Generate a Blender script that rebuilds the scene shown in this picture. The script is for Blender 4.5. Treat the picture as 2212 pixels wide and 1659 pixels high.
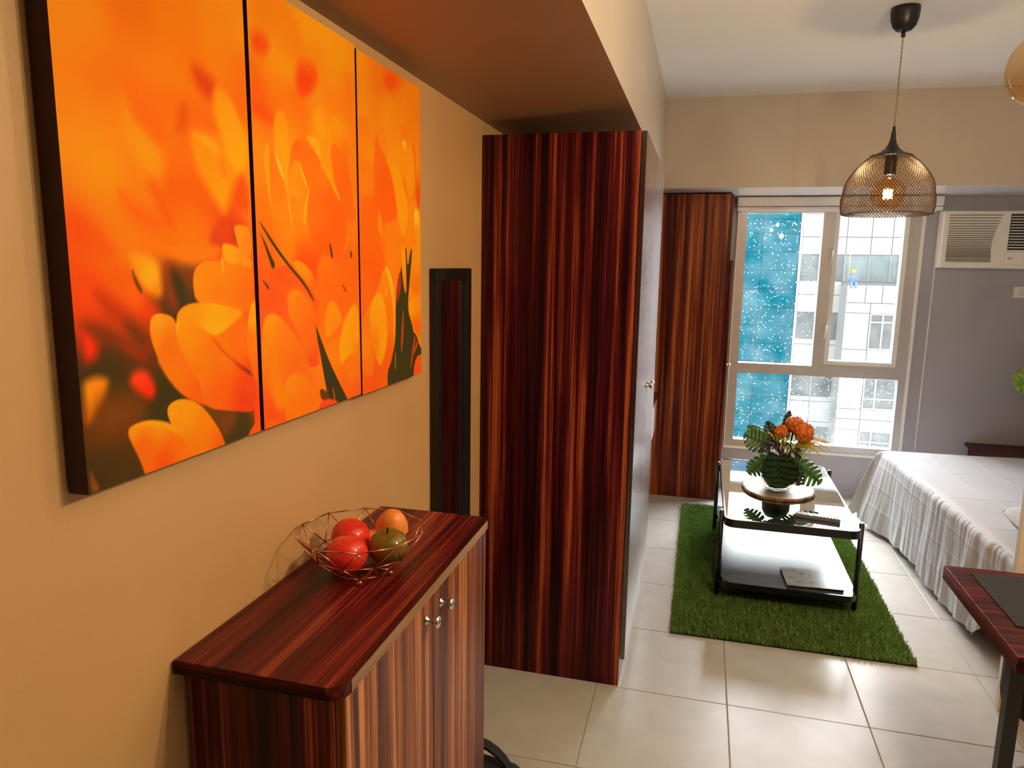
import bpy, bmesh, math, random
import numpy as np
from mathutils import Vector, Matrix, noise

for o in list(bpy.data.objects):
    bpy.data.objects.remove(o)
scene = bpy.context.scene
COL = scene.collection
random.seed(7)
rng = np.random.default_rng(7)
PI = math.pi

# ------------------------------------------------------------------ camera
def cam_matrix(rx, ry, rz, loc):
    yaw = Matrix.Rotation(rz, 3, 'Z'); pit = Matrix.Rotation(rx, 3, 'X'); rol = Matrix.Rotation(ry, 3, 'Y')
    r = yaw @ pit @ rol                      # columns: right, forward, up
    m = Matrix((r.col[0], r.col[2], -r.col[1])).transposed().to_4x4()
    m.translation = loc
    return m
cd = bpy.data.cameras.new('camera')
cd.sensor_fit = 'HORIZONTAL'; cd.sensor_width = 36.0; cd.lens = 1561.836 * 36.0 / 2212.0
cd.clip_start = 0.02; cd.clip_end = 300
cam = bpy.data.objects.new('camera', cd); COL.objects.link(cam)
cam.matrix_world = cam_matrix(-0.16518, -0.01541, 0.25418, Vector((0.8194, -2.6529, 1.6486)))
scene.camera = cam

# ------------------------------------------------------------------ sky, sun, exposure
w = bpy.data.worlds.new('sky'); scene.world = w; w.use_nodes = True
bgn = w.node_tree.nodes['Background']
bgn.inputs['Color'].default_value = (0.93, 0.97, 1.0, 1); bgn.inputs['Strength'].default_value = 3.0
sd = bpy.data.lights.new('sun', 'SUN'); sd.energy = 58.0; sd.angle = math.radians(100); sd.color = (0.97, 0.98, 1.0)
sun = bpy.data.objects.new('sun', sd); COL.objects.link(sun)
sun.rotation_euler = Vector((-0.34, -0.80, -0.50)).to_track_quat('-Z', 'Y').to_euler()
sun.location = (0, 12, 14)
vs = scene.view_settings
vs.view_transform = 'Standard'; vs.look = 'None'; vs.gamma = 1.0; vs.use_curve_mapping = False
vs.exposure = 0.18
LAMP_W = 53.0        # each globe of the dining cluster
PEND_W = 17.0        # the mesh pendant

# ------------------------------------------------------------------ materials
MATS = {}
def srgb(h):
    c = [int(h[i:i+2], 16) / 255 for i in (0, 2, 4)]
    return tuple(x / 12.92 if x <= 0.04045 else ((x + 0.055) / 1.055) ** 2.4 for x in c) + (1,)
def new_mat(name):
    m = bpy.data.materials.new(name); m.use_nodes = True
    nt = m.node_tree; b = nt.nodes['Principled BSDF']
    MATS[name] = m
    return m, nt, b
def plain(name, col, rough=0.5, metal=0.0, spec=0.5, var=0.08, scale=18, bump=0.0, bscale=60, coat=0.0):
    m, nt, b = new_mat(name)
    col = tuple(col)[:3]
    tc = nt.nodes.new('ShaderNodeTexCoord'); n = nt.nodes.new('ShaderNodeTexNoise')
    n.inputs['Scale'].default_value = scale; n.inputs['Detail'].default_value = 4
    nt.links.new(tc.outputs['Object'], n.inputs['Vector'])
    r = nt.nodes.new('ShaderNodeValToRGB')
    r.color_ramp.elements[0].position = 0.3; r.color_ramp.elements[1].position = 0.7
    r.color_ramp.elements[0].color = tuple(c * (1 - var) for c in col) + (1,)
    r.color_ramp.elements[1].color = tuple(min(1, c * (1 + var)) for c in col) + (1,)
    nt.links.new(n.outputs['Fac'], r.inputs['Fac']); nt.links.new(r.outputs['Color'], b.inputs['Base Color'])
    b.inputs['Roughness'].default_value = rough; b.inputs['Metallic'].default_value = metal
    b.inputs['Specular IOR Level'].default_value = spec
    if coat: b.inputs['Coat Weight'].default_value = coat; b.inputs['Coat Roughness'].default_value = 0.05
    if bump:
        n2 = nt.nodes.new('ShaderNodeTexNoise'); n2.inputs['Scale'].default_value = bscale; n2.inputs['Detail'].default_value = 3
        nt.links.new(tc.outputs['Object'], n2.inputs['Vector'])
        bp = nt.nodes.new('ShaderNodeBump'); bp.inputs['Strength'].default_value = bump; bp.inputs['Distance'].default_value = 0.004
        nt.links.new(n2.outputs['Fac'], bp.inputs['Height']); nt.links.new(bp.outputs['Normal'], b.inputs['Normal'])
    return m
def wood(name, axis, stops, rough=0.32, spec=0.5, scale=1.0, seed=0.0, coat=0.0):
    m, nt, b = new_mat(name)
    tc = nt.nodes.new('ShaderNodeTexCoord'); mp = nt.nodes.new('ShaderNodeMapping')
    sc = [1.0, 1.0, 1.0]; sc['xyz'.index(axis)] = 0.015
    mp.inputs['Scale'].default_value = [s * scale for s in sc]; mp.inputs['Location'].default_value = (seed, seed * 0.7, seed * 0.3)
    nt.links.new(tc.outputs['Object'], mp.inputs['Vector'])
    def nz(s, det, dist):
        n = nt.nodes.new('ShaderNodeTexNoise'); n.inputs['Scale'].default_value = s; n.inputs['Detail'].default_value = det
        n.inputs['Distortion'].default_value = dist; n.inputs['Roughness'].default_value = 0.62
        nt.links.new(mp.outputs['Vector'], n.inputs['Vector']); return n
    a = nz(24, 2, 0.25); c = nz(120, 4, 0.1)
    mx = nt.nodes.new('ShaderNodeMath'); mx.operation = 'MULTIPLY_ADD'
    nt.links.new(c.outputs['Fac'], mx.inputs[0]); mx.inputs[1].default_value = 0.55
    sub = nt.nodes.new('ShaderNodeMath'); sub.operation = 'SUBTRACT'; sub.inputs[1].default_value = 0.275
    nt.links.new(a.outputs['Fac'], sub.inputs[0]); nt.links.new(sub.outputs[0], mx.inputs[2])
    r = nt.nodes.new('ShaderNodeValToRGB'); cr = r.color_ramp
    cr.elements[0].position = stops[0][0]; cr.elements[0].color = stops[0][1]
    cr.elements[1].position = stops[-1][0]; cr.elements[1].color = stops[-1][1]
    for p, col in stops[1:-1]:
        e = cr.elements.new(p); e.color = col
    nt.links.new(mx.outputs[0], r.inputs['Fac']); nt.links.new(r.outputs['Color'], b.inputs['Base Color'])
    b.inputs['Roughness'].default_value = rough; b.inputs['Specular IOR Level'].default_value = spec
    if coat: b.inputs['Coat Weight'].default_value = coat; b.inputs['Coat Roughness'].default_value = 0.24; b.inputs['Coat IOR'].default_value = 1.9
    bp = nt.nodes.new('ShaderNodeBump'); bp.inputs['Strength'].default_value = 0.06; bp.inputs['Distance'].default_value = 0.001
    nt.links.new(c.outputs['Fac'], bp.inputs['Height']); nt.links.new(bp.outputs['Normal'], b.inputs['Normal'])
    return m
WS = [(0.36, (0.010, 0.0005, 0.0020, 1)), (0.47, (0.040, 0.0021, 0.0056, 1)), (0.55, (0.085, 0.0062, 0.0075, 1)),
      (0.62, (0.16, 0.020, 0.011, 1)), (0.72, (0.36, 0.080, 0.024, 1))]
WY = [(0.36, (0.020, 0.0012, 0.0028, 1)), (0.47, (0.075, 0.0050, 0.0072, 1)), (0.56, (0.135, 0.012, 0.011, 1)),
      (0.65, (0.22, 0.032, 0.015, 1)), (0.78, (0.42, 0.10, 0.028, 1))]
wood('wood_z', 'z', WS, rough=0.34, spec=0.22, scale=1.35)
wood('wood_far_lit', 'z', [(0.34, (0.03, 0.003, 0.003, 1)), (0.45, (0.10, 0.011, 0.006, 1)), (0.53, (0.19, 0.03, 0.008, 1)), (0.60, (0.30, 0.07, 0.015, 1)), (0.70, (0.52, 0.17, 0.04, 1))], rough=0.34, spec=0.22, seed=8.3)  # same laminate, with lamp and window light put into lighter colours
wood('wood_gloss', 'z', WS, rough=0.26, coat=1.0, seed=0.0)
wood('wood_y', 'y', WY, rough=0.30, seed=4.4, spec=0.2, scale=1.5)
wood('wood_x', 'x', [(0.36, (0.009, 0.0006, 0.0018, 1)), (0.50, (0.035, 0.0025, 0.0045, 1)), (0.60, (0.07, 0.007, 0.007, 1)), (0.75, (0.15, 0.022, 0.011, 1))], rough=0.36, seed=5.7, spec=0.12, scale=1.6)
WL = [(0.34, (0.055, 0.014, 0.008, 1)), (0.45, (0.15, 0.040, 0.016, 1)), (0.53, (0.25, 0.075, 0.025, 1)),
      (0.60, (0.36, 0.125, 0.042, 1)), (0.70, (0.58, 0.25, 0.09, 1))]
wood('wood_door_lit', 'z', WL, rough=0.4, seed=1.3, scale=1.25, spec=0.2)  # window light on the cabinet doors put into the brighter ramp
WE = [(0.33, (0.16, 0.075, 0.03, 1)), (0.5, (0.28, 0.14, 0.06, 1)), (0.70, (0.46, 0.28, 0.14, 1))]
wood('wood_edge', 'y', WE, rough=0.4, seed=2.0)
wood('wood_slice_bark', 'z', [(0.3, (0.10, 0.05, 0.025, 1)), (0.7, (0.32, 0.2, 0.11, 1))], rough=0.9)

plain('wall_beige', (0.60, 0.355, 0.155), rough=0.42, var=0.03, scale=3, bump=0.12, bscale=220)
plain('soffit_shaded', (0.34, 0.175, 0.08), rough=0.5, var=0.03, scale=3)
plain('dark_back', (0.07, 0.055, 0.045), rough=0.7)
plain('wall_greige', (0.55, 0.465, 0.39), rough=0.35, var=0.03, scale=3, bump=0.08, bscale=200)
plain('wall_grey', (0.40, 0.39, 0.44), rough=0.5, var=0.04, scale=3, bump=0.08, bscale=200)
plain('ceiling_white', (0.88, 0.87, 0.86), rough=0.7, var=0.02, scale=2)
plain('beam_under_lit', (0.80, 0.79, 0.78), rough=0.12, var=0.02, scale=4)
plain('grout', (0.30, 0.27, 0.23), rough=0.9, var=0.1, scale=60)
plain('tile', (0.46, 0.442, 0.415), rough=0.30, var=0.07, scale=9, bump=0.05, bscale=120)
plain('white_plastic', (0.80, 0.78, 0.74), rough=0.35, var=0.02)
plain('slot_dark', (0.12, 0.10, 0.09), rough=0.6)
plain('plastic_shade', (0.52, 0.50, 0.47), rough=0.5, var=0.03)
plain('black_gap', (0.012, 0.012, 0.013), rough=0.6, var=0.1)
plain('aluminium', (0.50, 0.48, 0.47), rough=0.38, metal=0.35, var=0.04, scale=6)
plain('sash_white', (0.82, 0.82, 0.80), rough=0.35, var=0.02)
plain('black_metal', (0.006, 0.006, 0.0065), rough=0.38, var=0.15)
plain('black_rim', (0.01, 0.01, 0.011), rough=0.18, var=0.15)
plain('black_glass', (0.62, 0.64, 0.66), rough=0.012, metal=1.0, var=0.02)
plain('black_gloss_wood', (0.085, 0.085, 0.096), rough=0.30, spec=0.35, var=0.12, scale=30)
plain('black_fabric', (0.004, 0.004, 0.0045), rough=0.85, var=0.3, scale=200)
plain('chrome', (0.75, 0.74, 0.72), rough=0.16, metal=1.0, var=0.03)
plain('rose_gold', (0.78, 0.36, 0.24), rough=0.2, metal=1.0, var=0.05)
plain('canvas_side', (0.035, 0.006, 0.006), rough=0.7, var=0.3, scale=30)
plain('sheet', (0.46, 0.46, 0.485), rough=0.75, var=0.02, scale=8, bump=0.08, bscale=300)
plain('bed_fabric', (0.45, 0.40, 0.36), rough=0.8, var=0.12, scale=20, bump=0.3, bscale=40)
plain('panel_cream', (0.72, 0.60, 0.46), rough=0.45, var=0.03)
plain('remote_grey', (0.10, 0.10, 0.105), rough=0.4, var=0.1)
plain('remote_button', (0.42, 0.42, 0.42), rough=0.5)
plain('paper', (0.75, 0.74, 0.72), rough=0.6)
plain('leaf_dark', (0.008, 0.026, 0.006), rough=0.35, var=0.35, scale=25)
plain('leaf_mid', (0.045, 0.14, 0.02), rough=0.38, var=0.3, scale=25)
plain('leaf_lime', (0.22, 0.44, 0.03), rough=0.4, var=0.3, scale=30)
plain('leaf_vein', (0.16, 0.30, 0.06), rough=0.5)
plain('petal_orange', (0.80, 0.15, 0.008), rough=0.55, var=0.55, scale=55)
plain('petal_yellow', (0.75, 0.42, 0.02), rough=0.6, var=0.25, scale=40)
plain('berry_green', (0.36, 0.42, 0.03), rough=0.5, var=0.35, scale=60)
plain('stem_purple', (0.035, 0.022, 0.042), rough=0.6, var=0.3, scale=30)
plain('fruit_red', (0.72, 0.035, 0.02), rough=0.22, var=0.25, scale=8, bump=0.04, bscale=120)
plain('fruit_orange', (0.80, 0.26, 0.04), rough=0.4, var=0.2, scale=10)
plain('fruit_olive', (0.20, 0.12, 0.012), rough=0.16, var=0.35, scale=12)
plain('fruit_stem', (0.015, 0.012, 0.010), rough=0.7)
plain('lamp_bronze', (0.055, 0.030, 0.017), rough=0.45, metal=0.2, var=0.2)
plain('cable', (0.28, 0.22, 0.17), rough=0.4)
plain('stone_white', (0.405, 0.403, 0.388), rough=0.7, var=0.03, scale=0.8)
plain('stone_joint', (0.31, 0.305, 0.295), rough=0.9)
plain('stone_grey', (0.30, 0.305, 0.30), rough=0.8, var=0.06, scale=1.2)
plain('office_glass', (0.15, 0.16, 0.155), rough=0.25, var=0.25, scale=1.5)
plain('office_glass_blue', (0.20, 0.25, 0.25), rough=0.25, var=0.2, scale=1.2)
plain('blue_glass', (0.003, 0.118, 0.16), rough=0.7, spec=0.06, var=0.14, scale=0.9)
plain('blue_joint', (0.006, 0.075, 0.135), rough=0.6)
plain('asphalt', (0.30, 0.30, 0.30), rough=0.95)
plain('worker_blue', (0.16, 0.26, 0.50), rough=0.8)
plain('skin', (0.45, 0.26, 0.17), rough=0.6)
plain('helmet_yellow', (0.85, 0.55, 0.03), rough=0.35)
plain('rope', (0.75, 0.45, 0.25), rough=0.9)
plain('badge_orange', (0.80, 0.16, 0.02), rough=0.5)
plain('switch_cream', (0.66, 0.58, 0.50), rough=0.4)

def dusty_glass(name, tint, dust):
    """thin pane: straight transmission + fresnel mirror, with dried water spots on it"""
    m, nt, b = new_mat(name); nt.nodes.remove(b)
    out = nt.nodes['Material Output']
    tr = nt.nodes.new('ShaderNodeBsdfTransparent'); tr.inputs['Color'].default_value = tint
    gl = nt.nodes.new('ShaderNodeBsdfGlossy'); gl.inputs['Roughness'].default_value = 0.0
    lw = nt.nodes.new('ShaderNodeLayerWeight'); lw.inputs['Blend'].default_value = 0.5
    pw = nt.nodes.new('ShaderNodeMath'); pw.operation = 'POWER'; pw.inputs[1].default_value = 5.0
    nt.links.new(lw.outputs['Facing'], pw.inputs[0])
    fr = nt.nodes.new('ShaderNodeMath'); fr.operation = 'MULTIPLY_ADD'; fr.inputs[1].default_value = 0.95; fr.inputs[2].default_value = 0.04
    nt.links.new(pw.outputs[0], fr.inputs[0])
    mx = nt.nodes.new('ShaderNodeMixShader')
    nt.links.new(fr.outputs[0], mx.inputs[0]); nt.links.new(tr.outputs[0], mx.inputs[1]); nt.links.new(gl.outputs[0], mx.inputs[2])
    last = mx
    if dust:
        tc = nt.nodes.new('ShaderNodeTexCoord')
        vo = nt.nodes.new('ShaderNodeTexVoronoi'); vo.inputs['Scale'].default_value = 75.0
        nt.links.new(tc.outputs['Object'], vo.inputs['Vector'])
        lt = nt.nodes.new('ShaderNodeMath'); lt.operation = 'LESS_THAN'; lt.inputs[1].default_value = 0.26
        nt.links.new(vo.outputs['Distance'], lt.inputs[0])
        sx = nt.nodes.new('ShaderNodeSeparateColor'); nt.links.new(vo.outputs['Color'], sx.inputs[0])
        sz = nt.nodes.new('ShaderNodeMath'); sz.operation = 'MULTIPLY_ADD'; sz.inputs[1].default_value = 0.24; sz.inputs[2].default_value = 0.06
        nt.links.new(sx.outputs[1], sz.inputs[0]); nt.links.new(sz.outputs[0], lt.inputs[1])
        gt = nt.nodes.new('ShaderNodeMath'); gt.operation = 'GREATER_THAN'; gt.inputs[1].default_value = 0.70
        nt.links.new(sx.outputs[0], gt.inputs[0])
        mu = nt.nodes.new('ShaderNodeMath'); mu.operation = 'MULTIPLY'
        nt.links.new(lt.outputs[0], mu.inputs[0]); nt.links.new(gt.outputs[0], mu.inputs[1])
        ns = nt.nodes.new('ShaderNodeTexNoise'); ns.inputs['Scale'].default_value = 6; ns.inputs['Detail'].default_value = 6
        nt.links.new(tc.outputs['Object'], ns.inputs['Vector'])
        rp = nt.nodes.new('ShaderNodeMapRange'); rp.inputs[1].default_value = 0.35; rp.inputs[2].default_value = 0.75
        rp.inputs[3].default_value = 0.0; rp.inputs[4].default_value = 0.012
        nt.links.new(ns.outputs['Fac'], rp.inputs[0])
        ad = nt.nodes.new('ShaderNodeMath'); ad.operation = 'MULTIPLY_ADD'; ad.inputs[1].default_value = 0.20; ad.use_clamp = True
        nt.links.new(mu.outputs[0], ad.inputs[0]); nt.links.new(rp.outputs[0], ad.inputs[2])
        tl = nt.nodes.new('ShaderNodeBsdfTranslucent'); tl.inputs['Color'].default_value = (0.95, 0.97, 0.97, 1)
        m2 = nt.nodes.new('ShaderNodeMixShader')
        nt.links.new(ad.outputs[0], m2.inputs[0]); nt.links.new(mx.outputs[0], m2.inputs[1]); nt.links.new(tl.outputs[0], m2.inputs[2])
        last = m2
    nt.links.new(last.outputs[0], out.inputs[0])
    return m
dusty_glass('pane_dusty', (0.95, 0.97, 0.97, 1), True)
dusty_glass('pane_clear', (0.98, 0.98, 0.98, 1), False)
dusty_glass('amber_glass', (0.98, 0.80, 0.54, 1), False)
dusty_glass('bulb_glass', (0.99, 0.95, 0.86, 1), False)
dusty_glass('amber_bulb', (0.99, 0.80, 0.48, 1), False)
dusty_glass('vase_glass', (0.80, 0.82, 0.76, 1), False)
def emit(name, col, s):
    m, nt, b = new_mat(name)
    b.inputs['Base Color'].default_value = (0.9, 0.7, 0.4, 1)
    b.inputs['Emission Color'].default_value = col; b.inputs['Emission Strength'].default_value = s
    return m
emit('filament', (1.0, 0.55, 0.18, 1), 60.0)

def print_mat():
    m, nt, b = new_mat('flower_print')
    a = nt.nodes.new('ShaderNodeAttribute'); a.attribute_name = 'print'
    tc = nt.nodes.new('ShaderNodeTexCoord'); n = nt.nodes.new('ShaderNodeTexNoise'); n.inputs['Scale'].default_value = 500
    nt.links.new(tc.outputs['Object'], n.inputs['Vector'])
    bp = nt.nodes.new('ShaderNodeBump'); bp.inputs['Strength'].default_value = 0.08; bp.inputs['Distance'].default_value = 0.001
    nt.links.new(n.outputs['Fac'], bp.inputs['Height']); nt.links.new(bp.outputs['Normal'], b.inputs['Normal'])
    nt.links.new(a.outputs['Color'], b.inputs['Base Color']); b.inputs['Roughness'].default_value = 0.6
    b.inputs['Specular IOR Level'].default_value = 0.08
print_mat()
def slice_mat():
    m, nt, b = new_mat('wood_rings')
    tc = nt.nodes.new('ShaderNodeTexCoord'); mp = nt.nodes.new('ShaderNodeMapping')
    mp.inputs['Location'].default_value = (-1.285, -1.38, 0)
    nt.links.new(tc.outputs['Object'], mp.inputs['Vector'])
    wv = nt.nodes.new('ShaderNodeTexWave'); wv.wave_type = 'RINGS'; wv.rings_direction = 'Z'
    wv.inputs['Scale'].default_value = 14; wv.inputs['Distortion'].default_value = 5; wv.inputs['Detail'].default_value = 3; wv.inputs['Detail Scale'].default_value = 1.2
    nt.links.new(mp.outputs['Vector'], wv.inputs['Vector'])
    r = nt.nodes.new('ShaderNodeValToRGB'); r.color_ramp.elements[0].color = (0.30, 0.20, 0.13, 1); r.color_ramp.elements[1].color = (0.62, 0.50, 0.38, 1)
    r.color_ramp.elements[1].position = 0.35
    nt.links.new(wv.outputs['Fac'], r.inputs['Fac']); nt.links.new(r.outputs['Color'], b.inputs['Base Color'])
    b.inputs['Roughness'].default_value = 0.6
slice_mat()
def cover_mat():
    m, nt, b = new_mat('magazine_cover')
    tc = nt.nodes.new('ShaderNodeTexCoord'); n = nt.nodes.new('ShaderNodeTexNoise'); n.inputs['Scale'].default_value = 16
    n.inputs['Detail'].default_value = 5; n.inputs['Distortion'].default_value = 1.5
    nt.links.new(tc.outputs['Object'], n.inputs['Vector'])
    r = nt.nodes.new('ShaderNodeValToRGB'); r.color_ramp.elements[0].position = 0.35; r.color_ramp.elements[1].position = 0.68
    r.color_ramp.elements[0].color = (0.16, 0.17, 0.18, 1); r.color_ramp.elements[1].color = (0.52, 0.52, 0.50, 1)
    nt.links.new(n.outputs['Fac'], r.inputs['Fac']); nt.links.new(r.outputs['Color'], b.inputs['Base Color']); b.inputs['Roughness'].default_value = 0.3
cover_mat()
def grass_mat():
    m, nt, b = new_mat('grass')
    a = nt.nodes.new('ShaderNodeAttribute'); a.attribute_name = 'tone'
    nt.links.new(a.outputs['Color'], b.inputs['Base Color']); b.inputs['Roughness'].default_value = 0.45
    b.inputs['Specular IOR Level'].default_value = 0.4
grass_mat()
def mat_weave():
    m, nt, b = new_mat('placemat_weave')
    tc = nt.nodes.new('ShaderNodeTexCoord'); ck = nt.nodes.new('ShaderNodeTexChecker'); ck.inputs['Scale'].default_value = 190
    mp = nt.nodes.new('ShaderNodeMapping'); mp.inputs['Rotation'].default_value = (0, 0, 0.5); mp.inputs['Scale'].default_value = (1, 0.6, 1)
    nt.links.new(tc.outputs['Object'], mp.inputs['Vector']); nt.links.new(mp.outputs['Vector'], ck.inputs['Vector'])
    ck.inputs['Color1'].default_value = (0.012, 0.012, 0.013, 1); ck.inputs['Color2'].default_value = (0.035, 0.034, 0.035, 1)
    nt.links.new(ck.outputs['Color'], b.inputs['Base Color']); b.inputs['Roughness'].default_value = 0.7; b.inputs['Specular IOR Level'].default_value = 0.15
    bp = nt.nodes.new('ShaderNodeBump'); bp.inputs['Strength'].default_value = 0.5; bp.inputs['Distance'].default_value = 0.002
    nt.links.new(ck.outputs['Fac'], bp.inputs['Height']); nt.links.new(bp.outputs['Normal'], b.inputs['Normal'])
mat_weave()

# ------------------------------------------------------------------ helpers (all meshes are in world coordinates)
def tag(o, label=None, cat=None, group=None, kind=None):
    if label: o['label'] = label
    if cat: o['category'] = cat
    if group: o['group'] = group
    if kind: o['kind'] = kind
    return o
def empty(name, loc, label=None, cat=None, group=None, kind=None):
    e = bpy.data.objects.new(name, None); COL.objects.link(e); e.location = loc; e.empty_display_size = 0.05
    return tag(e, label, cat, group, kind)
def wloc(o):
    v = Vector((0, 0, 0))
    while o: v += o.location; o = o.parent
    return v
def link(name, me, mat, parent=None, smooth=False):
    o = bpy.data.objects.new(name, me); COL.objects.link(o)
    if mat and not me.materials: me.materials.append(MATS[mat])
    if parent:
        o.parent = parent; o.location = -wloc(parent)
    if smooth:
        for p in me.polygons: p.use_smooth = True
    return o
def from_bm(name, bm, mat, parent=None, smooth=False):
    me = bpy.data.meshes.new(name); bmesh.ops.recalc_face_normals(bm, faces=bm.faces); bm.to_mesh(me); bm.free()
    return link(name, me, mat, parent, smooth)
def pymesh(name, v, f, mat, parent=None, smooth=False):
    me = bpy.data.meshes.new(name); me.from_pydata([tuple(a) for a in v], [], f); me.update()
    return link(name, me, mat, parent, smooth)
def add_box(bm, x0, x1, y0, y1, z0, z1, bevel=0.0, seg=2):
    r = bmesh.ops.create_cube(bm, size=1.0); vs_ = r['verts']
    for v in vs_:
        v.co = Vector(((x0 + x1) / 2 + v.co.x * (x1 - x0), (y0 + y1) / 2 + v.co.y * (y1 - y0), (z0 + z1) / 2 + v.co.z * (z1 - z0)))
    if bevel:
        es = list({e for v in vs_ for e in v.link_edges})
        bmesh.ops.bevel(bm, geom=es, offset=bevel, segments=seg, affect='EDGES', profile=0.5)
def box(name, x0, x1, y0, y1, z0, z1, mat, parent=None, bevel=0.0, seg=2):
    bm = bmesh.new(); add_box(bm, x0, x1, y0, y1, z0, z1, bevel, seg); return from_bm(name, bm, mat, parent)
def boxes(name, lst, mat, parent=None, bevel=0.0):
    bm = bmesh.new()
    for b in lst: add_box(bm, *b, bevel=bevel)
    return from_bm(name, bm, mat, parent)
def prism(name, pts, z0, z1, mat, parent=None, bevel=0.0):
    bm = bmesh.new()
    lo = [bm.verts.new((x, y, z0)) for x, y in pts]; hi = [bm.verts.new((x, y, z1)) for x, y in pts]
    bm.faces.new(lo[::-1]); top = bm.faces.new(hi)
    n = len(pts)
    for i in range(n): bm.faces.new((lo[i], lo[(i + 1) % n], hi[(i + 1) % n], hi[i]))
    if bevel: bmesh.ops.bevel(bm, geom=list(top.edges), offset=bevel, segments=2, affect='EDGES', profile=0.5)
    return from_bm(name, bm, mat, parent)
def rrect(x0, x1, y0, y1, r, n=6):
    out = []
    for cx, cy, a in ((x1 - r, y0 + r, -PI / 2), (x1 - r, y1 - r, 0), (x0 + r, y1 - r, PI / 2), (x0 + r, y0 + r, PI)):
        for i in range(n + 1):
            t = a + i * PI / 2 / n; out.append((cx + r * math.cos(t), cy + r * math.sin(t)))
    return out
def ring_prism(name, outer, inner, z0, z1, mat, parent=None):
    n = len(outer); v = []; f = []
    for (ring, z) in ((outer, z0), (outer, z1), (inner, z1), (inner, z0)): v += [(x, y, z) for x, y in ring]
    for k in range(4):
        for i in range(n):
            a = k * n + i; b = k * n + (i + 1) % n; c = ((k + 1) % 4) * n + (i + 1) % n; d = ((k + 1) % 4) * n + i
            f.append((a, b, c, d))
    return pymesh(name, v, f, mat, parent)
def lathe_vf(prof, c, seg=24, a0=0.0):
    v = []; f = []
    m = len(prof)
    for i in range(seg):
        t = a0 + 2 * PI * i / seg
        for r, z in prof: v.append((c[0] + r * math.cos(t), c[1] + r * math.sin(t), c[2] + z))
    for i in range(seg):
        j = (i + 1) % seg
        for k in range(m - 1): f.append((i * m + k, j * m + k, j * m + k + 1, i * m + k + 1))
    return v, f
def lathe(name, prof, c, mat, parent=None, seg=24, rot=None):
    v, f = lathe_vf(prof, (0, 0, 0), seg)
    bm = bmesh.new(); vv = [bm.verts.new(p) for p in v]
    for q in f: bm.faces.new([vv[i] for i in q])
    bmesh.ops.remove_doubles(bm, verts=bm.verts, dist=1e-6)
    M = Matrix.Translation(c) @ (rot.to_4x4() if rot else Matrix.Identity(4))
    bmesh.ops.transform(bm, matrix=M, verts=bm.verts)
    return from_bm(name, bm, mat, parent, True)
def tube_vf(pts, r, seg=8, base=0, cap=True):
    pts = [Vector(p) for p in pts]; v = []; f = []; n = len(pts)
    rr = r if isinstance(r, (list, tuple)) else [r] * n
    up = None
    for i, p in enumerate(pts):
        d = (pts[min(i + 1, n - 1)] - pts[max(i - 1, 0)]).normalized()
        if up is None: up = Vector((0, 0, 1)) if abs(d.z) < 0.9 else Vector((1, 0, 0))
        s = d.cross(up).normalized(); u = s.cross(d).normalized(); up = u
        for k in range(seg):
            t = 2 * PI * k / seg; v.append(tuple(p + (s * math.cos(t) + u * math.sin(t)) * rr[i]))
    for i in range(n - 1):
        for k in range(seg):
            f.append((base + i * seg + k, base + i * seg + (k + 1) % seg, base + (i + 1) * seg + (k + 1) % seg, base + (i + 1) * seg + k))
    if cap:
        f.append(tuple(base + k for k in range(seg))[::-1]); f.append(tuple(base + (n - 1) * seg + k for k in range(seg)))
    return v, f
def tube(name, pts, r, mat, parent=None, seg=8):
    v, f = tube_vf(pts, r, seg); return pymesh(name, v, f, mat, parent, True)
def tubes(name, lst, mat, parent=None, seg=6):
    V = []; F = []
    for pts, r in lst:
        v, f = tube_vf(pts, r, seg, len(V)); V += v; F += f
    return pymesh(name, V, F, mat, parent, True)
def ball_vf(c, r, base=0, seg=10, rings=6, sq=(1, 1, 1)):
    v = [(c[0], c[1], c[2] + r * sq[2])]; f = []
    for i in range(1, rings):
        a = PI * i / rings
        for k in range(seg):
            t = 2 * PI * k / seg
            v.append((c[0] + r * sq[0] * math.sin(a) * math.cos(t), c[1] + r * sq[1] * math.sin(a) * math.sin(t), c[2] + r * sq[2] * math.cos(a)))
    v.append((c[0], c[1], c[2] - r * sq[2])); last = len(v) - 1
    for k in range(seg): f.append((base, base + 1 + k, base + 1 + (k + 1) % seg))
    for i in range(rings - 2):
        for k in range(seg):
            a = base + 1 + i * seg; f.append((a + k, a + seg + k, a + seg + (k + 1) % seg, a + (k + 1) % seg))
    a = base + 1 + (rings - 2) * seg
    for k in range(seg): f.append((a + k, base + last, a + (k + 1) % seg))
    return v, f
def wall_with_hole(name, y0, y1, x0, x1, z0, z1, hx0, hx1, hz0, hz1, mat):
    return boxes(name, [(x0, hx0, y0, y1, z0, z1), (hx1, x1, y0, y1, z0, z1), (hx0, hx1, y0, y1, z0, hz0), (hx0, hx1, y0, y1, hz1, z1)], mat)

# ================================================================== STRUCTURE
XR, YB, YW, ZC = 3.6, -5.0, 2.93, 2.69
tag(box('wall_left', -0.15, 0.0, YB - .15, YW + .15, -0.05, ZC + .1, 'wall_beige'), 'beige painted wall carrying the flower canvases', kind='structure')
tag(box('wall_right', XR, XR + .15, YB - .15, YW + .15, -0.05, ZC + .1, 'wall_grey'), 'grey painted wall', kind='structure')
tag(box('wall_back', 0.0, XR, YB - .15, YB, -0.05, ZC + .1, 'dark_back'), 'dark back wall', kind='structure')
tag(box('ceiling', 0.0, XR, YB, YW, ZC, ZC + .1, 'ceiling_white'), 'flat white ceiling', kind='structure')
tag(wall_with_hole('wall_far', YW, YW + .15, 0.0, XR, -0.05, ZC + .1, 1.04, 2.25, 0.315, 2.10, 'wall_grey'), 'dark grey wall with the window', kind='structure')
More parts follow.
